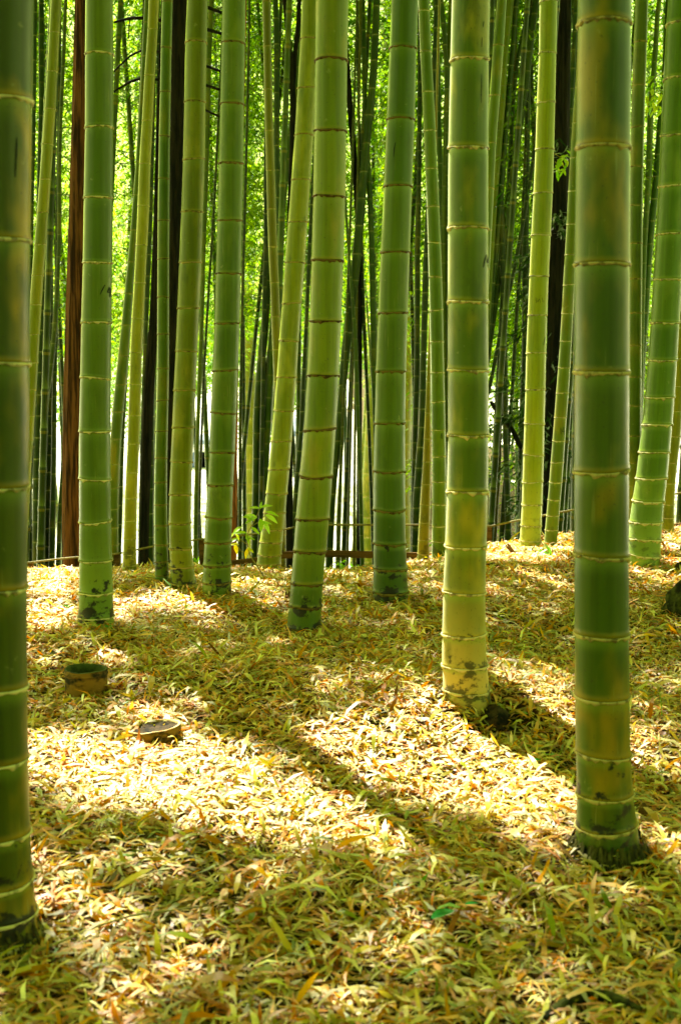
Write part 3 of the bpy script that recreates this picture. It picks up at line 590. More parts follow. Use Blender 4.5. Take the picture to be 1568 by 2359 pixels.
 ([(812, 700, 7), (819, 790, 10), (822, 900, 10), (826, 1000, 10), (829, 1100, 10), (834, 1290, 10)], .10, 'thin green culm leaning left in the bright gap left of the blotched olive culm', (.05, .12, .02)),
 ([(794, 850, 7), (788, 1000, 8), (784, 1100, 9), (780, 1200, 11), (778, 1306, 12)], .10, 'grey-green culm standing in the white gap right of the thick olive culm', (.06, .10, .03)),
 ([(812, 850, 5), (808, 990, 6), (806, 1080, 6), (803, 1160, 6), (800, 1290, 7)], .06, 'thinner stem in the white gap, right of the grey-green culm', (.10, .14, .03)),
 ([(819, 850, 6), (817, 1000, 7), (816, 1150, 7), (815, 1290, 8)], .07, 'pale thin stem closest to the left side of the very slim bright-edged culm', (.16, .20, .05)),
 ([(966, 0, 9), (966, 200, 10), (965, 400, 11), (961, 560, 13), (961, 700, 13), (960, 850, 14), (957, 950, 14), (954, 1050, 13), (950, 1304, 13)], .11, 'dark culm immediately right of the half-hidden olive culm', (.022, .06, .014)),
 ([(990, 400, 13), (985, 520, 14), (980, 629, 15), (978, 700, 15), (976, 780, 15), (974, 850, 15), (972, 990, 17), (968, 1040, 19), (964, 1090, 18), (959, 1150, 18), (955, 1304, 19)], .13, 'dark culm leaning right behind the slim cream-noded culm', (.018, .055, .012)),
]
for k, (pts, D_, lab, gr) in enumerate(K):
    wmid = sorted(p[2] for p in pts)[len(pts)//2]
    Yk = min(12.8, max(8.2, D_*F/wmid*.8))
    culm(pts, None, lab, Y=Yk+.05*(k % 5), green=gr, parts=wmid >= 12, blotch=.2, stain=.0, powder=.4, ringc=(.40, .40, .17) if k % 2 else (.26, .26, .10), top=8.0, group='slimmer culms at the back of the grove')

# handwritten marks
mark(B2, [[(1117, 588), (1112, 603), (1108, 618)], [(1121.5, 592), (1118.5, 606), (1124, 606)], [(1123, 597), (1122, 614)]], 2.6)
mark(B5, [[(247, 657), (242, 668), (237, 680)], [(255, 662), (251.5, 674), (256.5, 675)], [(256.2, 664), (255.8, 684)]], 2.4)
mark(B1290, [[(1288, 984), (1288.5, 1000)], [(1295, 983), (1291, 994), (1298, 993)], [(1296.5, 984), (1296.5, 1001)]], 1.4)
mark(B1010, [[(1015, 997), (1013, 1009)], [(1018, 996), (1016.5, 1010)]], 1.3)
mark(B1220, [[(1230, 686), (1231, 699)], [(1234, 688), (1234, 697), (1238, 689), (1240, 698)], [(1244, 686), (1246, 697)]], .9)
mark(B1220, [[(1252, 776), (1248, 795)]], 1.6, 'scratch')
mark(L0, [[(52, 325), (51, 360), (49, 415)]], 3.0, 'scratch')
mark(B4, [[(909, 333), (906, 350), (905, 366)]], 1.8, 'scratch')
mark(B2, [[(1109, 58), (1107, 72)], [(1105, 95), (1104, 118)], [(1104, 180), (1103, 245)]], 1.6, 'scratch')

# ------------------------------------------------------------------ small builders
def tube(pts, rads, seg=10, rough=0.0, ridges=0, close=True):
    """bent tapering tube; ridges: number of bark ridges; rough: irregularity"""
    V = []; fc = []; pts = [Vector(p) for p in pts]
    r_ = np.random.default_rng(int(abs(pts[0].x*1000))+len(pts))
    ph = r_.uniform(0, 6.28, 8); prev = None
    for i, p in enumerate(pts):
        d = (pts[min(i+1, len(pts)-1)]-pts[max(i-1, 0)]).normalized()
        a = d.cross(Vector((0, 1, 0))) if prev is None else prev - d*prev.dot(d)
        if a.length < 1e-4: a = d.cross(Vector((1, 0, 0)))
        a.normalize(); prev = a; b = d.cross(a)
        for q in range(seg):
            t = 2*math.pi*q/seg; k = 1.0
            if rough: k += rough*(.5*math.sin(ridges*t+ph[0]+math.sin(i*.21+ph[1])*1.2)+.35*math.sin((ridges*2+1)*t+ph[2]+i*.13)+.25*math.sin(3*t+ph[3]+i*.31)+.3*r_.normal(0, .5))
            V.append(p+(a*math.cos(t)+b*math.sin(t))*rads[i]*k)
    n = len(pts)
    for i in range(n-1):
        for q in range(seg):
            a0 = i*seg+q; b0 = i*seg+(q+1) % seg; fc.append((a0, b0, b0+seg, a0+seg))
    if close:
        fc.append(tuple(range(seg))[::-1]); fc.append(tuple(range((n-1)*seg, n*seg)))
    return V, fc
def resample(ctrl, n):
    c = np.array([tuple(p) for p in ctrl], float); d = np.r_[0, np.cumsum(np.linalg.norm(np.diff(c, axis=0), axis=1))]
    t = np.linspace(0, d[-1], n); c2 = np.stack([np.interp(t, d, c[:, i]) for i in range(c.shape[1])], 1)
    for _ in range(max(1, n//16)): c2[1:-1] = (c2[:-2]+2*c2[1:-1]+c2[2:])/4
    return c2
def px_tube(pts, Y, n=30, seg=10, **kw):
    """tube through picture readings (x, y, w) at depth Y"""
    c = [(*at(x, y, Y), w_/2*Y/F) for x, y, w_ in pts]; c = resample(c, n)
    return tube(c[:, :3], c[:, 3], seg, **kw)
def joinmesh(lst):
    V = []; fc = []
    for v, f in lst: o = len(V); V += list(v); fc += [tuple(i+o for i in q) for q in f]
    return V, fc
def ground_pt(px, py, lift=0.0): p = ground_hit(px, py); p.z = float(gz(p.x, p.y))+lift; return p

# ------------------------------------------------------------------ leafy crowns
def spray_leaves(n_br, zr, rad, per, Ll, Wl, col_a, col_b, droop=.4, seed=1, lowr=1.0):
    """foliage of side branches: clumps of leaves hanging from twigs; returns V, Q, c and twig paths"""
    r_ = np.random.default_rng(seed); P = []; D = []; twigs = []; KB = []
    for i in range(n_br):
        z = r_.uniform(*zr); a = r_.uniform(0, 6.28); ln = rad*r_.uniform(.35, 1.0)*(.55+.45*math.sin(math.pi*(z-zr[0])/(zr[1]-zr[0])))*lowr
        n = int(per*ln/rad*r_.uniform(.6, 1.4))+3; KB.append(np.clip(r_.normal(.5, .42)+r_.normal(0, .15, n), 0, 1))
        up = r_.uniform(.2, .9)
        path = [(ln*t*math.cos(a), ln*t*math.sin(a), z+up*ln*t-droop*ln*1.6*t*t) for t in np.linspace(0, 1, 5)]
        twigs.append(path)
        t = r_.beta(2.6, 1.0, n); c = np.array(path)
        base = np.stack([np.interp(t, np.linspace(0, 1, 5), c[:, k]) for k in range(3)], 1)+r_.normal(0, .06*rad, (n, 3))*np.array([1, 1, .6])
        P.append(base); th = a+r_.normal(0, .9, n)
        D.append(np.stack([np.cos(th), np.sin(th), -r_.uniform(.05, 1.3, n)], 1))
    P = np.concatenate(P); D = unit(np.concatenate(D)); n = len(P)
    N = np.array([0, 0, 1.])+r_.normal(0, .55, (n, 3)); N -= D*(N*D).sum(1)[:, None]; N = unit(N)
    L = r_.uniform(*Ll, n); W = r_.uniform(*Wl, n); k = np.concatenate(KB)[:, None]
    col = np.array(col_a)*(1-k)+np.array(col_b)*k; col *= r_.uniform(.75, 1.2, (n, 1))
    return leaves(P, D, N, L, W, col, .2), twigs
protos = []
for s in range(5):
    (V, Q, c), tw = spray_leaves(190, (0, 7.5), 1.5, 50, (.07, .13), (.014, .023), (.022, .085, .002), (.13, .22, .003), .45, 20+s)
    protos.append(npmesh('foliage', V, Q, M_leaf, c))
    if s == 0:
        bt = joinmesh([tube([Vector(p) for p in t], [.006, .005, .004, .003, .002], 4) for t in tw[::2]])
        M_br = simple('thin_branch', (.22, .24, .06), (.10, .12, .03), (30, 30, 30), .7)
        br_me = mesh('branches', *bt, M_br)
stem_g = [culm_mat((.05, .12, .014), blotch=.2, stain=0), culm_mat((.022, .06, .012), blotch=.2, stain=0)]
def far_stem(h, r, mi):
    V = []; fc = []; col = []; seg = 8; zs = []; z = 0
    while z < h:
        e = .02; zs += [(z+e, .97, 1), (z+e*2, .96, .9), (z+.28, .96, .5), (z+.32-e, 1.0, .02), (z+.32, 1.12, 0)]; z += .33
    for z_, f, t in zs:
        rr = r*f*(1-.55*z_/h)
        for q in range(seg): a = 6.283*q/seg; V.append((rr*math.cos(a)+.16*(z_/h)**2, rr*math.sin(a), z_)); col.append((t, 1, .5, 1))
    for i in range(len(zs)-1):
        for q in range(seg): a = i*seg+q; b = i*seg+(q+1) % seg; fc.append((a, b, b+seg, a+seg))
    return mesh('stem', V, fc, stem_g[mi], True, col)
stems = [far_stem(12.5, .045, 0), far_stem(12.5, .036, 1)]
def px_x(px, Y): return (px-CX)/F*Y/math.cos(PITCH)
far = []
SC = 1.0
r4 = np.random.default_rng(5)
def leafy(x, y, crown_z, k, rz):
    z0 = float(gz(x, y)); t = empty('leafy_bamboo', (x, y, z0)); t.scale = (SC,)*3; t.rotation_euler = (R(r4.normal(0, 2.5)), R(r4.normal(0, 3)), rz)
    for nm, me, dz in (('stem', stems[k % 2], 0), ('foliage', protos[k % 5], crown_z-z0), ('branches', br_me, crown_z-z0)):
        o = bpy.data.objects.new(nm, me); C.objects.link(o); o.parent = t; o.location = (0, 0, dz/SC)
    tag(t, 'leafy bamboo far behind the grove, its thin stem lost among sunlit yellow-green leaves', 'bamboo', 'leafy bamboos growing beyond the fence')
    far.append(t)
# rows: (count, Y range, px range, crown base z range)
k = 0
for n, (ya, yb), (xa, xb), (za, zb) in ((12, (13.8, 16.5), (-150, 600), (.9, 2.3)), (9, (13.8, 17), (500, 1050), (1.3, 2.6)), (7, (14, 16.5), (1050, 1750), (.2, 2.2)),
                                        (7, (17, 23), (-200, 1100), (1.0, 2.8)), (7, (17, 23), (1050, 1800), (-1.5, 2.0)), (10, (23, 32), (-200, 1800), (.9, 4)),
                                        (5, (13.5, 15), (1090, 1330), (-1.5, .8))):
    for i in range(n):
        Y = r4.uniform(ya, yb); px = xa+(xb-xa)*(i+r4.uniform(.1, .9))/n
        leafy(px_x(px, Y), Y, r4.uniform(za, zb), k, r4.uniform(0, 6.28)); k += 1

# crowded thin dark culms in the depth of the grove
def copy_thin(x, y, k_, lean, rz):
    t = empty('thin_culm', (x, y, float(gz(x, y)))); t.rotation_euler = (R(r4.normal(0, 1.2)), lean, 0)
    o = bpy.data.objects.new('stem', stems[k_ % 2]); C.objects.link(o); o.parent = t; o.rotation_euler.z = rz
    tag(t, 'thin dark bamboo culm crowded among others in the shaded depth of the grove', 'bamboo', 'thin dark culms in the depth of the grove')
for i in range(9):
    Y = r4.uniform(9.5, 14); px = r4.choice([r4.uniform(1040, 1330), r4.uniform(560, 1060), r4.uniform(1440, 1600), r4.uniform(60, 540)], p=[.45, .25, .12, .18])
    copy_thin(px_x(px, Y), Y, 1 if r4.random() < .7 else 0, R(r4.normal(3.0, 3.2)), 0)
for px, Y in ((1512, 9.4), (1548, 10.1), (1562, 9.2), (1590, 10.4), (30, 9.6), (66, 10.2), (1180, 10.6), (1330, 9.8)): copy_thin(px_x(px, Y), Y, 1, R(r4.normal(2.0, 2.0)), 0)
SC = 1.5
for i in range(18):
    Y = r4.uniform(27, 40); px = -150+1900*(i+r4.uniform(.2, .8))/18
    leafy(px_x(px, Y), Y, r4.uniform(-.6, 1.0), k, r4.uniform(0, 6.28)); k += 1
# far wood: an uneven wall of leaves across the valley, with open ground glaring below it
def far_wood(n):
    x = rng.uniform(-26, 26, n); y = rng.uniform(44, 60, n)
    lo = -1.1+1.1*np.sin(x*.9+1)+.8*np.sin(x*2.3); hi = 8+2*np.sin(x*.5)
    u = rng.beta(1.0, 1.8, n); z = lo+(hi-lo)*u
    m = (np.sin(x*1.7+z*1.1)+np.sin(x*.8-z*1.9+2)+rng.normal(0, .9, n)) > -1.9+.35*np.maximum(0, z-3)
    x, y, z = x[m], y[m], z[m]; n = len(x); th = rng.uniform(0, 6.28, n)
    D = unit(np.stack([np.cos(th), np.sin(th), -rng.uniform(.0, 1.4, n)], 1)); N = np.array([0, 0, 1.])+rng.normal(0, .55, (n, 3)); N -= D*(N*D).sum(1)[:, None]; N = unit(N)
    k_ = rng.random((n, 1)); col = np.array((.04, .12, .003))*(1-k_)+np.array((.15, .24, .004))*k_
    return leaves(np.stack([x, y, z], 1), D, N, rng.uniform(.16, .34, n), rng.uniform(.05, .09, n), col, .2)
V, Q, c = far_wood(170000)
for x_ in np.arange(-25, 26, 1.9):           # their stems
    xx = x_+rng.uniform(-.6, .6); yy_ = rng.uniform(45, 58); o = len(V); r_ = rng.uniform(.04, .09); z_ = float(gz(xx, yy_))
    V = np.concatenate([V, np.array([(xx+r_*math.cos(a), yy_+r_*math.sin(a), z) for z in (z_, 7) for a in (0, 1.57, 3.14, 4.71)])])
    Q = np.concatenate([Q, np.array([(o+i, o+(i+1) % 4, o+4+(i+1) % 4, o+4+i) for i in range(4)])]); c = np.concatenate([c, np.tile([.03, .06, .01, 1], (8, 1))])
fw = link('far_wood', npmesh('far_wood', V, Q, M_far, c)); tag(fw, 'far sunlit bamboo wood across the open ground behind the grove', 'wood', kind='stuff')
# low sunlit shrubs beyond the crest
(V, Q, c), tw = spray_leaves(60, (.1, 1.3), .55, 40, (.06, .11), (.018, .03), (.10, .24, .02), (.20, .32, .02), .3, 77)
shrub_f = npmesh('foliage', V, Q, M_leaf, c); shrub_s = mesh('stems', *joinmesh([tube([Vector((0, 0, -.3))]+[Vector(p) for p in t], [.007]*6, 4) for t in tw[::4]]), M_br)
for px, Y, sc, lab in ((455, 9.3, .62, 'low sunlit shrub in the white gap left of the brown-noded green culm'), (785, 9.4, .62, 'low sunlit shrub in the white gap right of the thick olive culm'),
                       (296, 9.3, .5, 'low sunlit shrub behind the left fence post'),
                       (140, 9.6, .55, 'low sunlit shrub in the white gap left of the red-brown trunk')):
    x = px_x(px, Y); t = empty('shrub', (x, Y, float(gz(x, Y)))); t.scale = (sc,)*3; t.rotation_euler.z = px
    for nm, me in (('foliage', shrub_f), ('stems', shrub_s)):
        o = bpy.data.objects.new(nm, me); C.objects.link(o); o.parent = t
    tag(t, lab, 'shrub', 'low shrubs beyond the fence')

# ------------------------------------------------------------------ unseen canopy above, its gaps cut to place the sun patches
LIT = [  # polygon on the ground as seen in the photo, share of leaves removed
 ([(58, 1718), (300, 1735), (470, 1712), (640, 1790), (800, 1850), (980, 1905), (1010, 1935), (760, 1950), (560, 1930), (300, 1900), (180, 1880), (58, 1830)], 1.0),
 ([(640, 1745), (820, 1680), (960, 1640), (1120, 1650), (1330, 1745), (1330, 1900), (1240, 1930), (1060, 1890), (900, 1850), (760, 1800)], 1.0),
 ([(780, 1545), (880, 1535), (1010, 1565), (1020, 1620), (930, 1600), (850, 1570)], 1.0),
 ([(1120, 1530), (1330, 1570), (1330, 1660), (1240, 1640), (1130, 1600)], .85),
 ([(1150, 1640), (1330, 1700), (1330, 1725), (1180, 1665)], 1.0),
 ([(1445, 1590), (1568, 1560), (1568, 1730), (1445, 1700)], .85),
 ([(1450, 1840), (1568, 1820), (1568, 1860), (1480, 1880)], .7),
 ([(50, 1318), (190, 1325), (185, 1378), (50, 1385)], 1.0), ([(50, 1405), (190, 1385), (190, 1440), (50, 1470)], .95),
 ([(262, 1400), (380, 1375), (480, 1365), (480, 1385), (420, 1410), (262, 1440)], 1.0),
 ([(540, 1350), (660, 1345), (660, 1372), (540, 1372)], .9), ([(400, 1400), (660, 1380), (660, 1410), (420, 1430)], .6),
 ([(800, 1300), (870, 1290), (870, 1315), (800, 1318)], .9), ([(745, 1370), (860, 1345), (860, 1385), (745, 1395)], .75),
 ([(938, 1262), (1025, 1262), (1025, 1318), (938, 1315)], 1.0), ([(935, 1330), (1025, 1330), (1025, 1378), (935, 1380)], .8),
 ([(1118, 1262), (1325, 1240), (1325, 1300), (1118, 1305)], 1.0), ([(1118, 1330), (1325, 1318), (1325, 1372), (1118, 1378)], .85),
 ([(1520, 1225), (1640, 1210), (1640, 1262), (1520, 1268)], 1.0), ([(1450, 1318), (1568, 1305), (1568, 1370), (1450, 1378)], .8),
 ([(60, 1520), (200, 1515), (460, 1520), (440, 1545), (260, 1552), (60, 1560)], .75),
 ([(160, 1560), (420, 1540), (620, 1530), (760, 1520), (700, 1560), (300, 1590)], .25),
 ([(260, 1640), (430, 1640), (440, 1690), (260, 1700)], .8),
 ([(70, 1950), (150, 1945), (210, 2090), (280, 2150), (120, 2150)], .95), ([(-20, 2262), (40, 2270), (90, 2359), (-20, 2359)], 1.0),
 ([(180, 2140), (430, 2110), (450, 2190), (220, 2220)], .7), ([(400, 2250), (650, 2220), (740, 2380), (360, 2380)], .6), ([(1180, 2130), (1330, 2110), (1350, 2170), (1200, 2190)], .55),
 ([(150, 1950), (1320, 1950), (1300, 2050), (700, 2080), (300, 2060)], .55),
 ([(500, 2060), (1100, 2080), (1500, 2200), (1500, 2359), (300, 2359), (150, 2120)], .42),
 ([(1150, 1890), (1330, 1880), (1320, 1960), (1120, 1960)], .6),
 ([(1450, 1440), (1568, 1500), (1568, 1540), (1450, 1560)], .35),
]
DARK = [[(1150, 1572), (1240, 1625), (1335, 1672), (1335, 1702), (1230, 1660), (1145, 1610)], [(60, 1835), (170, 1890), (280, 1960), (250, 1990), (130, 1930), (60, 1885)]]  # leaves kept whole here to cast strips of shade
def inpoly(x, y, poly):
    ins = np.zeros(x.shape, bool); n = len(poly)
    for i in range(n):
        x1, y1 = poly[i]; x2, y2 = poly[(i+1) % n]
        if y1 == y2: continue
        cnd = ((y1 > y) != (y2 > y)) & (x < (x2-x1)*(y-y1)/(y2-y1)+x1); ins ^= cnd
    return ins
def to_px(X, Y, Z):
    dz = Z-CAMZ; d = Y*math.cos(PITCH)-dz*math.sin(PITCH); v = Y*math.sin(PITCH)+dz*math.cos(PITCH)
    d = np.maximum(d, .05); return CX+F*X/d, CY-F*v/d
SX, SY, SZ = SD
SUNLIT = []
for inf, a_, b_ in ((B2, 0, 560), (B2, 1330, 1600), (B1220, -40, 1270), (B3, -20, 330), (B620, 850, 1300), (B1490, 980, 1290), (B310, 560, 1150), (B1290, 560, 1260), (B450, 960, 1240)):
    for y_ in np.arange(a_, b_, 45): SUNLIT.append(tuple(inf['C'](y_)[0]))
def shade_keep(P, jitter=.02):
    """probability of a canopy leaf staying, from where its shadow falls"""
    X, Y, Z = P[:, 0], P[:, 1], P[:, 2]; g_ = np.zeros(len(P))
    for _ in range(3):
        t = (Z-g_)/SZ; gx = X-SX*t; gy = Y-SY*t; g_ = gz(gx, np.clip(gy, -3, 12))
    gx = gx+rng.normal(0, jitter, len(P)); gy = gy+rng.normal(0, jitter, len(P))
    px, py = to_px(gx, gy, g_); seen = (gy > 2.0) & (px > -150) & (px < 1720) & (py > 1180) & (py < 2420)
    rem = np.full(len(P), .24)
    fleck = (np.sin(gx*5.1+np.sin(gy*3.3)*1.5)*np.sin(gy*6.3+np.sin(gx*4.1)*1.7))
    rem = rem+.42*np.clip(fleck-.40, 0, 1)
    for poly, v in LIT:
        cxp = sum(p[0] for p in poly)/len(poly); cyp = sum(p[1] for p in poly)/len(poly)
        poly = [(cxp+(p[0]-cxp)*1.08, cyp+(p[1]-cyp)*1.18) for p in poly]
        m = inpoly(px, py, poly); rem[m] = np.maximum(rem[m], v)
    o = ~seen; rem[o] = np.clip(.05+1.2*(np.sin(gx[o]*1.3+1)*np.sin(gy[o]*1.1+2)-.35), .05, 1)
    for poly in DARK: rem[inpoly(px, py, poly)] = 0.0
    for q in SUNLIT:          # narrow openings cut so the sun reaches single culms
        v = P-np.array(q)[None]; t_ = v@np.array(SD); dd = np.linalg.norm(v-t_[:, None]*np.array(SD)[None], axis=1)
        rem[(dd < .17) & (t_ > 0)] = 1
    return rng.random(len(P)) > rem
def canopy(n, bx, by, bz, Lr, Wr, gaps=True):
    P = np.stack([rng.uniform(*bx, n), rng.uniform(*by, n), rng.uniform(*bz, n)], 1)
    if gaps: P = P[shade_keep(P)]
    n = len(P); th = rng.uniform(0, 6.28, n); dp = rng.uniform(-.6, .2, n)
    D = np.stack([np.cos(th)*np.cos(dp), np.sin(th)*np.cos(dp), np.sin(dp)], 1)
    N = np.array([0, 0, 1.])+rng.normal(0, .4, (n, 3)); N -= D*(N*D).sum(1)[:, None]; N = unit(N)
    L = rng.uniform(*Lr, n); W = rng.uniform(*Wr, n); kk = rng.random((n, 1))
    col = (np.array((.06, .15, .004))*(1-kk)+np.array((.13, .21, .005))*kk)
    return leaves(P-D*L[:, None]/2, D, N, L, W, col, .15)
V, Q, c = merge([canopy(90000, (-8.5, 3.8), (4.2, 17.0), (6.6, 8.6), (.20, .34), (.035, .06)),
                 canopy(20000, (-9, 9), (-9, 4.2), (6.6, 9), (.35, .6), (.09, .16), False),
                 canopy(3000, (3.8, 9), (4.2, 14), (6.6, 9), (.35, .6), (.09, .16), False),
                 canopy(15000, (-9, 9), (-8, -3.5), (0, 7), (.30, .5), (.08, .13), False),  # unseen leaf curtain behind the camera, added to darken the culm fronts
                 ])
cn = link('shade_canopy', npmesh('shade_canopy', V, Q, M_canopy, c)); tag(cn, 'unseen bamboo leaf canopy shaped to cast the sun patches, with an added leaf curtain behind', 'foliage', kind='stuff')

# ------------------------------------------------------------------ tree trunks
def trunk_tree(name, label, pts, Y, mat, rough, ridges, limbs=(), foliage=None, top=9.0, n=90, seg=44):
    gp = at(pts[-1][0], pts[-1][1], Y); zb = float(gz(gp.x, gp.y))
    c = [(*at(x, y, Y), w_/2*Y/F) for x, y, w_ in pts]
    lo = c[-1]
    if lo[2] > zb: c.append((lo[0], lo[1], zb-.1, lo[3]*1.15))
    hi = c[0]; d = np.array(c[0])-np.array(c[1]); d = d/d[2]*(top-hi[2]); c.insert(0, (hi[0]+d[0], hi[1], top, hi[3]*.6))
    c = resample(c, n); t = empty(name, (c[-1][0], c[-1][1], zb))
    link('trunk', mesh('trunk', *tube(c[:, :3], c[:, 3], seg, rough=rough, ridges=ridges), mat), t)
    for l in limbs: link('limb', mesh('limb', *px_tube(l, Y+.02, 24, 10, rough=.12, ridges=3), mat), t)
    if foliage is not None: link('foliage', foliage, t).location = (0, 0, 0)
    tag(t, label, 'tree'); return t
trunk_tree('cedar_tree', 'straight tree with red-brown fissured bark at the left behind the numbered green culm',
           [(196, 0, 42), (190, 250, 43), (183, 500, 45), (176, 750, 49), (171, 1000, 50), (170, 1200, 50), (171, 1312, 54)], 8.9, M_cedar, .085, 9)
TL = [[(400, 52, 7), (340, 41, 8), (300, 42, 7), (262, 52, 5)], [(400, 132, 5), (340, 110, 5), (300, 128, 5), (262, 165, 4)], [(398, 190, 5), (335, 178, 6), (300, 188, 6), (262, 212, 4)],
      [(425, 5, 7), (470, 14, 8), (512, 30, 7)], [(425, 60, 7), (470, 66, 8), (512, 78, 7)], [(425, 130, 6), (470, 150, 6), (512, 166, 6)], [(420, 170, 6), (470, 195, 7), (512, 208, 6)], [(420, 235, 4), (470, 252, 5), (512, 272, 5)], [(300, 42, 3), (298, 60, 3), (296, 90, 2)]]
trunk_tree('dark_tree', 'straight tree with nearly black bark and bare side limbs behind the slim dark green culm',
           [(415, 0, 34), (411, 183, 33), (406, 400, 31), (402, 600, 30), (397, 775, 29), (391, 995, 29), (387, 1330, 32)], 9.6, M_black, .07, 7, TL)
trunk_tree('dark_tree', 'thinner crooked tree with shaggy black bark behind the slim bright yellow culm',
           [(372, 150, 12), (364, 400, 15), (361, 600, 19), (355, 750, 20), (342, 900, 22), (338, 1000, 24), (334, 1150, 20), (332, 1315, 22)], 9.9, M_black, .15, 5, top=6)
(V, Q, c), tw = spray_leaves(110, (-1.5, 6.2), .75, 46, (.08, .15), (.014, .024), (.020, .055, .012), (.035, .09, .016), .5, 99)
cf = npmesh('foliage', V, Q, M_conif, c)
tt = trunk_tree('dark_tree', 'black trunk clothed in dark drooping leaves between the palest culm and the thickest one',
           [(1292, 0, 42), (1288, 300, 42), (1284, 600, 40), (1278, 800, 38), (1272, 1000, 38), (1268, 1265, 40)], 11.6, M_black, .10, 6,
           [[(1268, 1110, 12), (1225, 1062, 12), (1195, 1025, 12), (1180, 990, 11), (1155, 962, 11), (1138, 940, 10), (1130, 925, 9)]], cf)
trunk_tree('dark_tree', 'slender dark forked tree seen high between the slim olive culm and the bright leaning culm',
           [(656, 0, 11), (664, 90, 12), (673, 160, 13), (678, 240, 14), (676, 330, 15), (669, 450, 15), (664, 800, 16)], 12.5, M_black, .08, 5, [[(676, 205, 10), (679, 120, 10), (686, 60, 10), (690, -10, 9)]], n=50, seg=16)
trunk_tree('dark_tree', 'slender dark trunk with small leaves behind the top of the thick olive culm',
           [(806, 250, 14), (812, 330, 14), (822, 450, 13), (826, 560, 12), (828, 700, 12)], 13.0, M_black, .08, 5, n=40, seg=14, top=7)
trunk_tree('thin_red_tree', 'thin trunk with peeling orange-brown bark right of the brown-noded green culm',
           [(548, 700, 8), (543, 900, 11), (540, 1050, 13), (538, 1150, 14), (537, 1306, 15)], 8.6, M_redbark, .12, 4, n=40, seg=16, top=4.2)

# ------------------------------------------------------------------ cut stumps
def hollow(name, label, px, py, wpx, hgt, wall, tilt=(0, 0), mo=None, mc=None, floor=.03, nodes=(.75,)):
    p = ground_pt(px, py, -.012); r = wpx/2*depth(p)/F; seg = 40; t = empty(name, p); t.rotation_euler = (tilt[0], tilt[1], 0)
    rs = np.random.default_rng(int(px)); rag = rs.normal(0, .0009, seg); rag = (rag+np.roll(rag, 1)+np.roll(rag, 2))/2
    prof = [(r*1.04, 0), (r*1.0, hgt*.25), (r*.985, hgt*.6), (r, hgt*.985), (r*.985, hgt), (r*(1-wall)+.002, hgt), (r*(1-wall), hgt*.97), (r*(1-wall)*.98, floor)]
    V = []; fc = []
    for j, (a, z) in enumerate(prof):
        for q in range(seg): th = 6.2832*q/seg; V.append((a*(1+rag[q]*2)*math.cos(th), a*(1+rag[q]*2)*math.sin(th), z+(rag[q]*1.5 if z > hgt*.9 else 0)))
    for j in range(len(prof)-1):
        for q in range(seg): a = j*seg+q; b = j*seg+(q+1) % seg; fc.append((a, b, b+seg, a+seg))
    me = mesh('wall', V, fc, [mo, mc]); me.polygons.foreach_set('material_index', [0 if k < 3*seg else 1 for k in range(len(fc))])
    w_ = bpy.data.objects.new('wall', me); C.objects.link(w_); w_.parent = t
    V = [(0, 0, floor)]+[(r*(1-wall)*.99*math.cos(6.2832*q/seg), r*(1-wall)*.99*math.sin(6.2832*q/seg), floor+.001+.004*math.sin(q)) for q in range(seg)]
    fl = bpy.data.objects.new('inner_floor', mesh('inner_floor', V, [(0, 1+q, 1+(q+1) % seg) for q in range(seg)], M_rot)); C.objects.link(fl); fl.parent = t
    for nd in nodes:
        V = []; fc = []
        for (f, dz) in ((.985, -.005), (1.03, -.003), (1.035, .001), (1.0, .004)):
            for q in range(seg): th = 6.2832*q/seg; V.append((r*f*math.cos(th), r*f*math.sin(th), hgt*nd+dz+.0015*math.sin(2*th)))
        for j in range(3):
            for q in range(seg): a = j*seg+q; b = j*seg+(q+1) % seg; fc.append((a, b, b+seg, a+seg))
        o = bpy.data.objects.new('node_ring', mesh('node_ring', V, fc, M_stumpout)); C.objects.link(o); o.parent = t
    tag(t, label, 'stump'); return t
hollow('bamboo_stump', 'upright hollow cut bamboo stump with brown blackened sides at the left of the litter', 199, 1608, 97, .122, .09, (R(-1), R(1)), M_stumpout, M_stumpin, .055, (.10, .86))
hollow('bamboo_stump', 'low tilted ring of cut bamboo with a pale rim, half buried in the sunlit leaves', 361, 1712, 122, .068, .10, (R(-3), R(-6)), M_stumpout, M_ringcut, .060, (.12,))
def lump(name, label, cat, px, py, sx, sy, sz, mat, seed, rot=0, spikes=.25):
    p = ground_pt(px, py); r_ = np.random.default_rng(seed); V = []; fc = []; nu, nv = 26, 12
    ph = r_.uniform(0, 6.28, 12)
    for j in range(nv+1):
        el = math.pi*.5*(1-j/nv*1.15)
        for i in range(nu):
            a = 6.2832*i/nu; k = 1+spikes*(.5*math.sin(3*a+ph[0])+.4*math.sin(5*a+ph[1]+j*.5)+.3*math.sin(9*a+ph[2]-j)+r_.normal(0, .12))
            V.append((sx*k*math.cos(el)*math.cos(a), sy*k*math.cos(el)*math.sin(a), sz*math.sin(el)*(1+spikes*.6*math.sin(2*a+ph[3]))))
    for j in range(nv):
        for i in range(nu): a = j*nu+i; b = j*nu+(i+1) % nu; fc.append((a, a+nu, b+nu, b))
    o = link(name, mesh(name, V, fc, mat)); o.location = p; o.rotation_euler = (0, 0, rot); tag(o, label, cat); return o
lump('shade_lump', 'dark lump added for the shaded hollow at the right of the yellow-footed culm', 'root', 1140, 1668, .058, .05, .05, M_rot, 3)  # dark lump added in place of the shade in the hollow
lump('rotten_stump', 'mossy dark rotten stump cut by the right edge, behind the thickest culm', 'stump', 1578, 1425, .085, .08, .16, M_moss, 4, spikes=.3)
lump('rotten_stump', 'small dark rotten stub at the right edge beside the stout leaning culm', 'stump', 1566, 1318, .03, .03, .045, M_rot, 5)
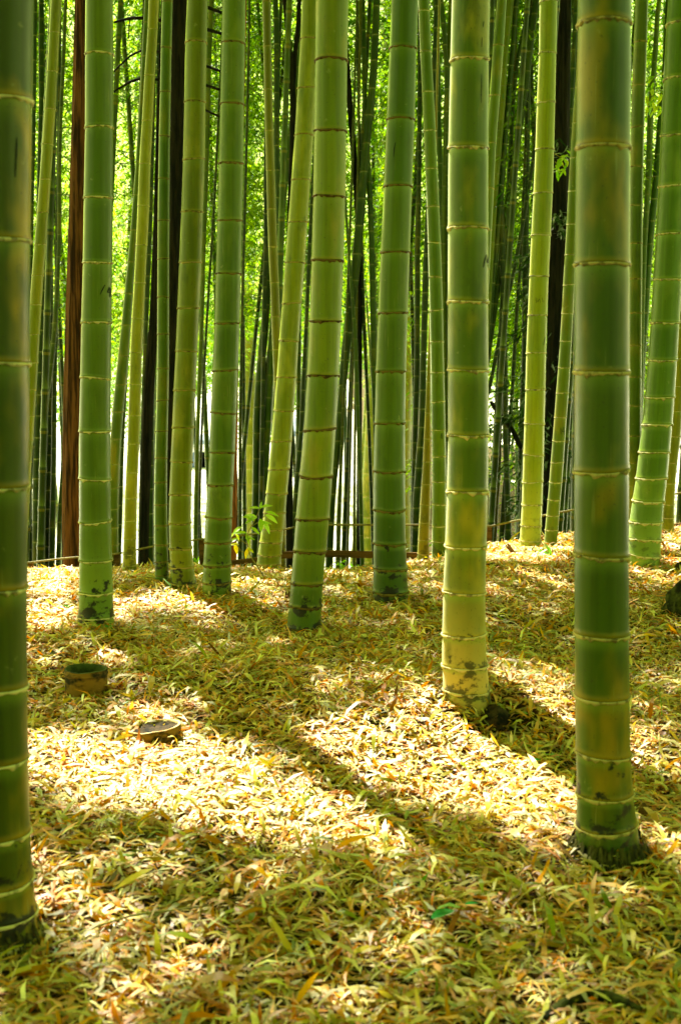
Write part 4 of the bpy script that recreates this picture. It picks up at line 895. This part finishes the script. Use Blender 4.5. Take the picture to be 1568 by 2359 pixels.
lump('rotten_stump', 'low dark rounded lump of old wood at the right edge of the lower litter', 'stump', 1566, 2190, .050, .05, .028, M_moss, 6)
lump('rotten_stump', 'small squared brown stub right of the thickest culm foot', 'stump', 1480, 1893, .017, .014, .052, M_plank, 7, spikes=.1)
def stick(name, label, cat, pts, mat, lift=.02, n=24, seg=10, rough=.08, side=()):
    def path(pp):
        o = []
        for (x, y, w_, *h) in pp:
            p = ground_pt(x, y); l = (h[0] if h else lift); p.z += l; o.append((*p, w_/2*depth(p)/F))
        return resample(o, n)
    c = path(pts); m = [tube(c[:, :3], c[:, 3], seg, rough=rough, ridges=3)]
    o = link(name, mesh(name, *m[0], mat)); tag(o, label, cat)
    for s in side: c = path(s); q = bpy.data.objects.new('side_twig', mesh('side_twig', *tube(c[:, :3], c[:, 3], 6), mat)); C.objects.link(q); q.parent = o
    return o
stick('fallen_branch', 'dark curved branch lying at the bottom edge below the thickest culm', 'branch', [(1248, 2385, 18), (1290, 2352, 24), (1340, 2330, 30), (1390, 2328, 28), (1440, 2345, 20), (1475, 2362, 12)], M_moss, .028, 30, 12, .12)
stick('bamboo_twig', 'long arched yellow-green twig lying across the litter at the lower left', 'twig', [(85, 2228, 6), (154, 2203, 6), (229, 2172, 6, .04), (308, 2150, 5.5, .04), (397, 2136, 5, .04), (463, 2127, 4.5), (529, 2110, 4), (600, 2100, 2.5)], M_twig, .035, 40, 8, 0,
      [[(463, 2127, 3), (458, 2150, 3), (450, 2180, 2)], [(229, 2172, 3), (226, 2200, 3), (232, 2225, 2)]])
stick('dark_twig', 'short dark twig on the litter at the lower left of the centre', 'twig', [(490, 1993, 3), (515, 2008, 6), (548, 2038, 7)], M_rot, .035, 14, 8)
stick('fallen_log', 'short dark log on the crest between the yellow-footed culm and the fence post', 'log', [(1112, 1313, 14), (1140, 1314, 15), (1152, 1314, 13)], M_rot, .02, 12, 10, .12)
stick('fallen_culm', 'thin dark culm lying behind the foot of the thick olive culm', 'branch', [(735, 1392, 6), (760, 1388, 10), (790, 1387, 8), (800, 1388, 4)], M_moss, .02, 14, 8, .1)
# sheaths
def sheath(px, py, h, wd, lean, lab, mat=M_sheath, n=3, spread=.6):
    p = ground_pt(px, py); V = []; fc = []; r_ = np.random.default_rng(int(px))
    for k_ in range(n):
        a = lean+r_.uniform(-spread, spread); hh = h*r_.uniform(.6, 1); o = len(V); bx = r_.uniform(-.5, .5)*wd
        for i in range(8):
            t = i/7; wv = wd*(.55+.45*math.sin(math.pi*t*.6))*(1-t)**.7+.001; cx = bx+math.sin(a)*hh*t**1.3; z = hh*t*math.cos(a)-.01
            V += [(cx-wv/2, .012*math.sin(3*t), z), (cx, -.25*wv, z+.002), (cx+wv/2, .012*math.sin(3*t), z)]
        for i in range(7):
            b = o+i*3; fc += [(b, b+1, b+4, b+3), (b+1, b+2, b+5, b+4)]
    o = link('culm_sheath', mesh('culm_sheath', V, fc, mat)); o.location = p; tag(o, lab, 'sheath'); return o
sheath(657, 1392, .085, .032, -.25, 'dark pointed culm sheaths at the left of the thick olive culm foot')
sheath(750, 1372, .060, .05, .9, 'black curled culm sheath right of the thick olive culm foot', M_rot)
sheath(1190, 1290, .14, .026, -.55, 'tan pointed sheath scraps leaning at the foot of the palest yellow-green culm', simple('pale_sheath', (.40, .22, .09), (.16, .07, .03), (30, 30, 10), .8), 6, .55)
sheath(1236, 1280, .04, .10, .9, 'dark sheath wrapped at the right foot of the palest yellow-green culm', M_rot, 3)

# ------------------------------------------------------------------ root collar of the thickest culm
def collar(info, n, r0, ln):
    V = []; fc = []; p = Vector(info['foot']); r_ = np.random.default_rng(2)
    for i in range(n):
        a = r_.uniform(0, 6.28); rr = r0*r_.uniform(.93, 1.03); l = ln*r_.uniform(.5, 1.3); d = Vector((math.cos(a), math.sin(a), 0)); s = Vector((-math.sin(a), math.cos(a), 0))
        z0 = r_.uniform(.01, .045); w_ = .0035; sw = r_.normal(0, .012); o = len(V)
        for t in (0, .35, .7, 1):
            c_ = p+d*(rr+l*t)+s*sw*t+Vector((0, 0, z0*(1-t)**1.2+.010*(1-t)+.012)); k_ = w_*(1-t*.8); V += [c_-s*k_, c_+s*k_+Vector((0, 0, .001))]
        for q in range(3): b = o+q*2; fc.append((b, b+1, b+3, b+2))
    return link('root_collar', mesh('root_collar', V, fc, M_root, False), info['root'])
collar(R1, 300, R1['C'](1985)[1]*.97, .030)
collar(L0, 120, L0['C'](2180)[1]*.97, .022)

# ------------------------------------------------------------------ fence along the crest
YF = 7.85
fe = empty('fence', tuple(at(784, 1290, YF))); fe.location.z = float(gz(fe.location.x, YF))
def fbox(x, y0, y1, w_, dy=0, mat=M_plank):
    a = at(x, y0, YF+dy); b = at(x, y1, YF+dy); hw = w_/2*YF/F; V = []; fc = []
    zb = min(b.z, float(gz(b.x, b.y)))-.1
    for z in (zb, a.z-.006, a.z):
        k_ = hw*(.75 if z == a.z else 1)
        V += [(a.x-k_, a.y-k_, z), (a.x+k_, a.y-k_, z), (a.x+k_, a.y+k_, z), (a.x-k_, a.y+k_, z)]
    for j in (0, 4):
        for i in range(4): fc.append((j+i, j+(i+1) % 4, j+4+(i+1) % 4, j+4+i))
    fc.append((8, 9, 10, 11)); link('post', mesh('post', V, fc, mat, False), fe)
for x, y0, w_ in ((71, 1295, 12), (270, 1274, 13), (465, 1242, 12), (642, 1240, 12), (1126, 1213, 12), (1340, 1190, 14), (1592, 1140, 14), (-120, 1290, 14)): fbox(x, y0, 1330, w_)
def plank(pts, th, name, mat):
    V = []; fc = []
    for (x, y) in pts:
        c_ = at(x, y, YF-.04); h = th/2*YF/F
        V += [c_+Vector((0, -.008, -h)), c_+Vector((0, -.008, h)), c_+Vector((0, .008, h)), c_+Vector((0, .008, -h))]
    for i in range(len(pts)-1):
        for q in range(4): a = i*4+q; b = i*4+(q+1) % 4; fc.append((a, b, b+4, a+4))
    n = len(V); fc += [(3, 2, 1, 0), (n-4, n-3, n-2, n-1)]; link(name, mesh(name, V, fc, mat, False), fe)
plank([(440, 1309), (540, 1296), (642, 1284)], 12, 'plank', M_plank); plank([(644, 1279), (749, 1275), (1000, 1282), (1124, 1272)], 16, 'plank', M_plank)
plank([(1128, 1274), (1300, 1251), (1336, 1246)], 17, 'plank', M_plank); plank([(1344, 1244), (1470, 1226), (1600, 1208)], 17, 'plank', M_plank)
for pts in ([(-120, 1315), (62, 1297), (147, 1286), (270, 1277), (336, 1262), (389, 1252), (470, 1241)], [(464, 1243), (640, 1224), (700, 1209), (1000, 1209), (1128, 1212)], [(1126, 1213), (1190, 1199), (1321, 1174), (1450, 1155), (1559, 1137), (1600, 1130)]):
    link('rail', mesh('rail', *px_tube([(x, y, 4.5) for x, y in pts], YF-.09, 26, 8), M_pole), fe)
tag(fe, 'low post and plank fence with a thin bamboo rail along the crest behind the culms', 'fence')

# ------------------------------------------------------------------ sapling and seedlings
def big_leaf(base, d, up, L, W):
    d = d.normalized(); s = d.cross(up).normalized(); n = s.cross(d).normalized(); V = []; fc = []
    for i in range(7):
        t = i/6; w_ = W/2*math.sin(math.pi*min(1, t*.93+.05))**.8*(1.15-t*.3); dr = -.22*L*t*t; c_ = base+d*L*t+n*dr
        V += [c_-s*w_+n*w_*.35, c_, c_+s*w_+n*w_*.35]
    for i in range(6): b = i*3; fc += [(b, b+1, b+4, b+3), (b+1, b+2, b+5, b+4)]
    return V, fc
def leafy_plant(name, label, Y, stem, lv, cols, cat='plant', mat=M_sap):
    """stem: lists of (x, y, w) readings; lv: (x, y, dx, dy, length px, kind)"""
    b = at(stem[0][0][0], stem[0][0][1], Y); t = empty(name, b)
    link('stem', mesh('stem', *joinmesh([px_tube(s, Y, 16, 6) for s in stem]), M_twig), t)
    r_ = np.random.default_rng(int(stem[0][0][0]))
    for x, y, dx, dy, L, k_ in lv:
        p = at(x, y, Y+r_.uniform(-.02, .02)); d = Vector((dx, r_.uniform(-.7, .3), -dy)); up = Vector((r_.uniform(-.2, .2), -.55, 1))
        V, f = big_leaf(p, d, up, L*Y/F*1.2, L*Y/F*.46); me = mesh('leaf', V, f, mat, True, [(*cols[k_], 1)]*len(V)); link('leaf', me, t)
    tag(t, label, cat); return t
YS = ground_hit(614, 1345).y
leafy_plant('sapling', 'young sapling with glossy light green and yellow leaves on a thin bent stem', YS,
  [[(616, 1345, 3), (604, 1320, 3), (588, 1298, 3), (573, 1276, 3), (570, 1255, 2.5), (568, 1230, 2.5), (580, 1210, 2), (592, 1190, 2), (598, 1172, 2)], [(570, 1255, 2), (555, 1243, 2), (540, 1228, 2)], [(580, 1212, 2), (600, 1200, 2), (612, 1185, 2)], [(573, 1276, 2), (556, 1270, 2), (545, 1255, 2)]],
  [(598, 1172, -.9, -.2, 22, 0), (600, 1170, .8, -.3, 24, 0), (612, 1180, 1, .15, 26, 0), (612, 1186, 1, .5, 28, 1), (592, 1192, -1, .3, 26, 0), (590, 1190, -1, -.3, 22, 1), (600, 1195, .1, 1, 26, 0), (604, 1200, .6, .8, 30, 0), (585, 1200, -.9, -.5, 24, 0),
   (568, 1228, -1, -.2, 26, 0), (568, 1230, .3, 1, 20, 0), (556, 1214, -.8, .4, 22, 1), (540, 1228, -.7, .6, 24, 2), (541, 1228, .5, .7, 20, 2), (545, 1250, -.1, 1, 26, 3), (550, 1255, -.9, -.2, 18, 2), (570, 1262, .7, .3, 18, 2), (571, 1264, -.3, 1, 20, 3),
   (565, 1240, 1, -.1, 20, 0), (578, 1215, .9, .5, 22, 0), (597, 1205, 1, -.1, 24, 1), (548, 1240, -.9, .3, 22, 0), (600, 1172, .1, -1, 14, 0)],
  [(.20, .38, .02), (.30, .50, .08), (.42, .50, .02), (.70, .56, .01)])
def sprig(name, label, Y, stem, seed, n, box, L):
    r_ = np.random.default_rng(seed); lv = []
    for _ in range(n):
        x = r_.uniform(box[0], box[2]); lv.append((x, r_.uniform(box[1], box[3]), r_.uniform(-1, 1), r_.uniform(-.2, 1), L*r_.uniform(.7, 1.2), int(r_.integers(4))))
    leafy_plant(name, label, Y, stem, lv, [(.16, .32, .01), (.24, .40, .01), (.10, .26, .01), (.30, .40, .02)], 'leaves')
sprig('leafy_sprig', 'sunlit lime leaf sprig between the blotched culm and the stout culm at the upper right', 8.0, [[(1530, 165, 2.5), (1512, 176, 2), (1493, 184, 1.5)], [(1530, 205, 2), (1510, 212, 1.5), (1492, 240, 1)]], 5, 42, (1488, 172, 1526, 262), 17)
sprig('leafy_sprig', 'lime leaf sprig hanging before the black leafy trunk right of the palest culm', 8.1, [[(1274, 352, 2), (1288, 362, 1.5), (1304, 366, 1)], [(1276, 372, 2), (1290, 382, 1.5), (1308, 378, 1)]], 6, 26, (1278, 346, 1308, 396), 16)
GR = [(.08, .26, .03), (.14, .34, .05), (.20, .36, .05)]
def seedling(x, y, n, L, label, cat='plant'):
    Y = ground_hit(x, y).y; r_ = np.random.default_rng(int(x*3+y)); h = L*.8
    lv = [(x+r_.uniform(-.3, .3)*L, y-h*r_.uniform(.3, 1), r_.uniform(-1, 1), r_.uniform(-.6, .5), L*r_.uniform(.6, 1.1), int(r_.integers(3))) for _ in range(n)]
    leafy_plant('seedling', label, Y, [[(x, y+2, 2), (x+1, y-h*.5, 1.8), (x, y-h, 1.2)]], lv, GR)
seedling(252, 1462, 7, 26, 'small dark leaved seedling at the right foot of the numbered green culm')
seedling(375, 1345, 6, 18, 'tiny green seedling in front of the slim dark green culm')
seedling(427, 1362, 3, 26, 'thin grass-like shoot in front of the yellow-green culm foot')
seedling(160, 1416, 5, 22, 'small dark seedling in the litter left of the numbered green culm')
seedling(128, 1512, 7, 18, 'small dark green seedling in the litter behind the cut stump')
seedling(1266, 1296, 6, 24, 'slender weed at the foot of the slim numbered culm')
seedling(1195, 1283, 4, 16, 'tiny seedling by the sheath scraps of the palest culm')
seedling(436, 1420, 2, 22, 'thin green shoot in the sunlit strip below the yellow-green culm')
seedling(310, 1968, 4, 16, 'small fresh green seedling in the litter between the left edge culm and the centre')
seedling(800, 1395, 3, 14, 'tiny shoot behind the dark fallen culm')
# fresh green leaves lying on the litter
def fresh(px, py, L, ang, lab):
    p = ground_pt(px, py, .042); V, f = big_leaf(Vector((0, 0, 0)), Vector((math.cos(ang), math.sin(ang), .12)), Vector((0, -.3, 1)), L, L*.32)
    o = link('green_leaf', mesh('green_leaf', V, f, M_sap, True, [(.03, .30, .08, 1)]*len(V))); o.location = p; tag(o, lab, 'leaf')
fresh(993, 2160, .075, .7, 'large bright green leaf lying in the lower right litter')
fresh(1070, 2128, .032, .3, 'small bright green leaf right of the large green one')
fresh(1245, 1783, .04, 3.0, 'small yellow-green leaf in the sunlit patch by the thickest culm')

# ------------------------------------------------------------------ pale houses far below the grove
def house(xc, yt, ye, yb, wpx, Y, label, hip=.25):
    a = at(xc-wpx/2, ye, Y); b = at(xc+wpx/2, ye, Y); zt = at(xc, yt, Y).z; zb = float(gz(xc*0+a.x, Y))-.2; dp = (b.x-a.x)*.6
    t = empty('house', (a.x, Y, zb)); x0, x1, y0, y1, ze = a.x, b.x, Y, Y+dp, a.z
    V = [(x0, y0, zb), (x1, y0, zb), (x1, y1, zb), (x0, y1, zb), (x0, y0, ze), (x1, y0, ze), (x1, y1, ze), (x0, y1, ze)]
    link('wall', mesh('wall', V, [(0, 1, 5, 4), (1, 2, 6, 5), (2, 3, 7, 6), (3, 0, 4, 7)], M_wall, False), t)
    o = .5; h_ = (x1-x0)*hip; ym = (y0+y1)/2
    V = [(x0-o, y0-o, ze), (x1+o, y0-o, ze), (x1+o, y1+o, ze), (x0-o, y1+o, ze), (x0+h_, ym, zt), (x1-h_, ym, zt), (x0-o, y0-o, ze-.25), (x1+o, y0-o, ze-.25), (x1+o, y1+o, ze-.25), (x0-o, y1+o, ze-.25)]
    link('roof', mesh('roof', V, [(0, 1, 5, 4), (1, 2, 5), (2, 3, 4, 5), (3, 0, 4), (6, 7, 1, 0), (7, 8, 2, 1), (8, 9, 3, 2), (9, 6, 0, 3), (9, 8, 7, 6)], M_roof, False), t)
    nw = max(2, int((x1-x0)/2.4))
    for i in range(nw):
        cx = x0+(i+.5)*(x1-x0)/nw; z1 = ze-.7; 
        V = [(cx-.5, y0-.04, z1-1.1), (cx+.5, y0-.04, z1-1.1), (cx+.5, y0-.04, z1), (cx-.5, y0-.04, z1), (cx-.5, y0+.01, z1-1.1), (cx+.5, y0+.01, z1-1.1), (cx+.5, y0+.01, z1), (cx-.5, y0+.01, z1)]
        link('window', mesh('window', V, [(0, 1, 2, 3), (4, 5, 1, 0), (5, 6, 2, 1), (6, 7, 3, 2), (7, 4, 0, 3)], M_pane, False), t)
    tag(t, label, 'house')
house(684, 964, 992, 1030, 60, 62, 'pale house with a blue-grey roof far below, glimpsed through the white gap in the middle')
house(462, 1002, 1012, 1034, 36, 66, 'smaller pale house with dark windows glimpsed through the white gap left of the brown-noded culm')
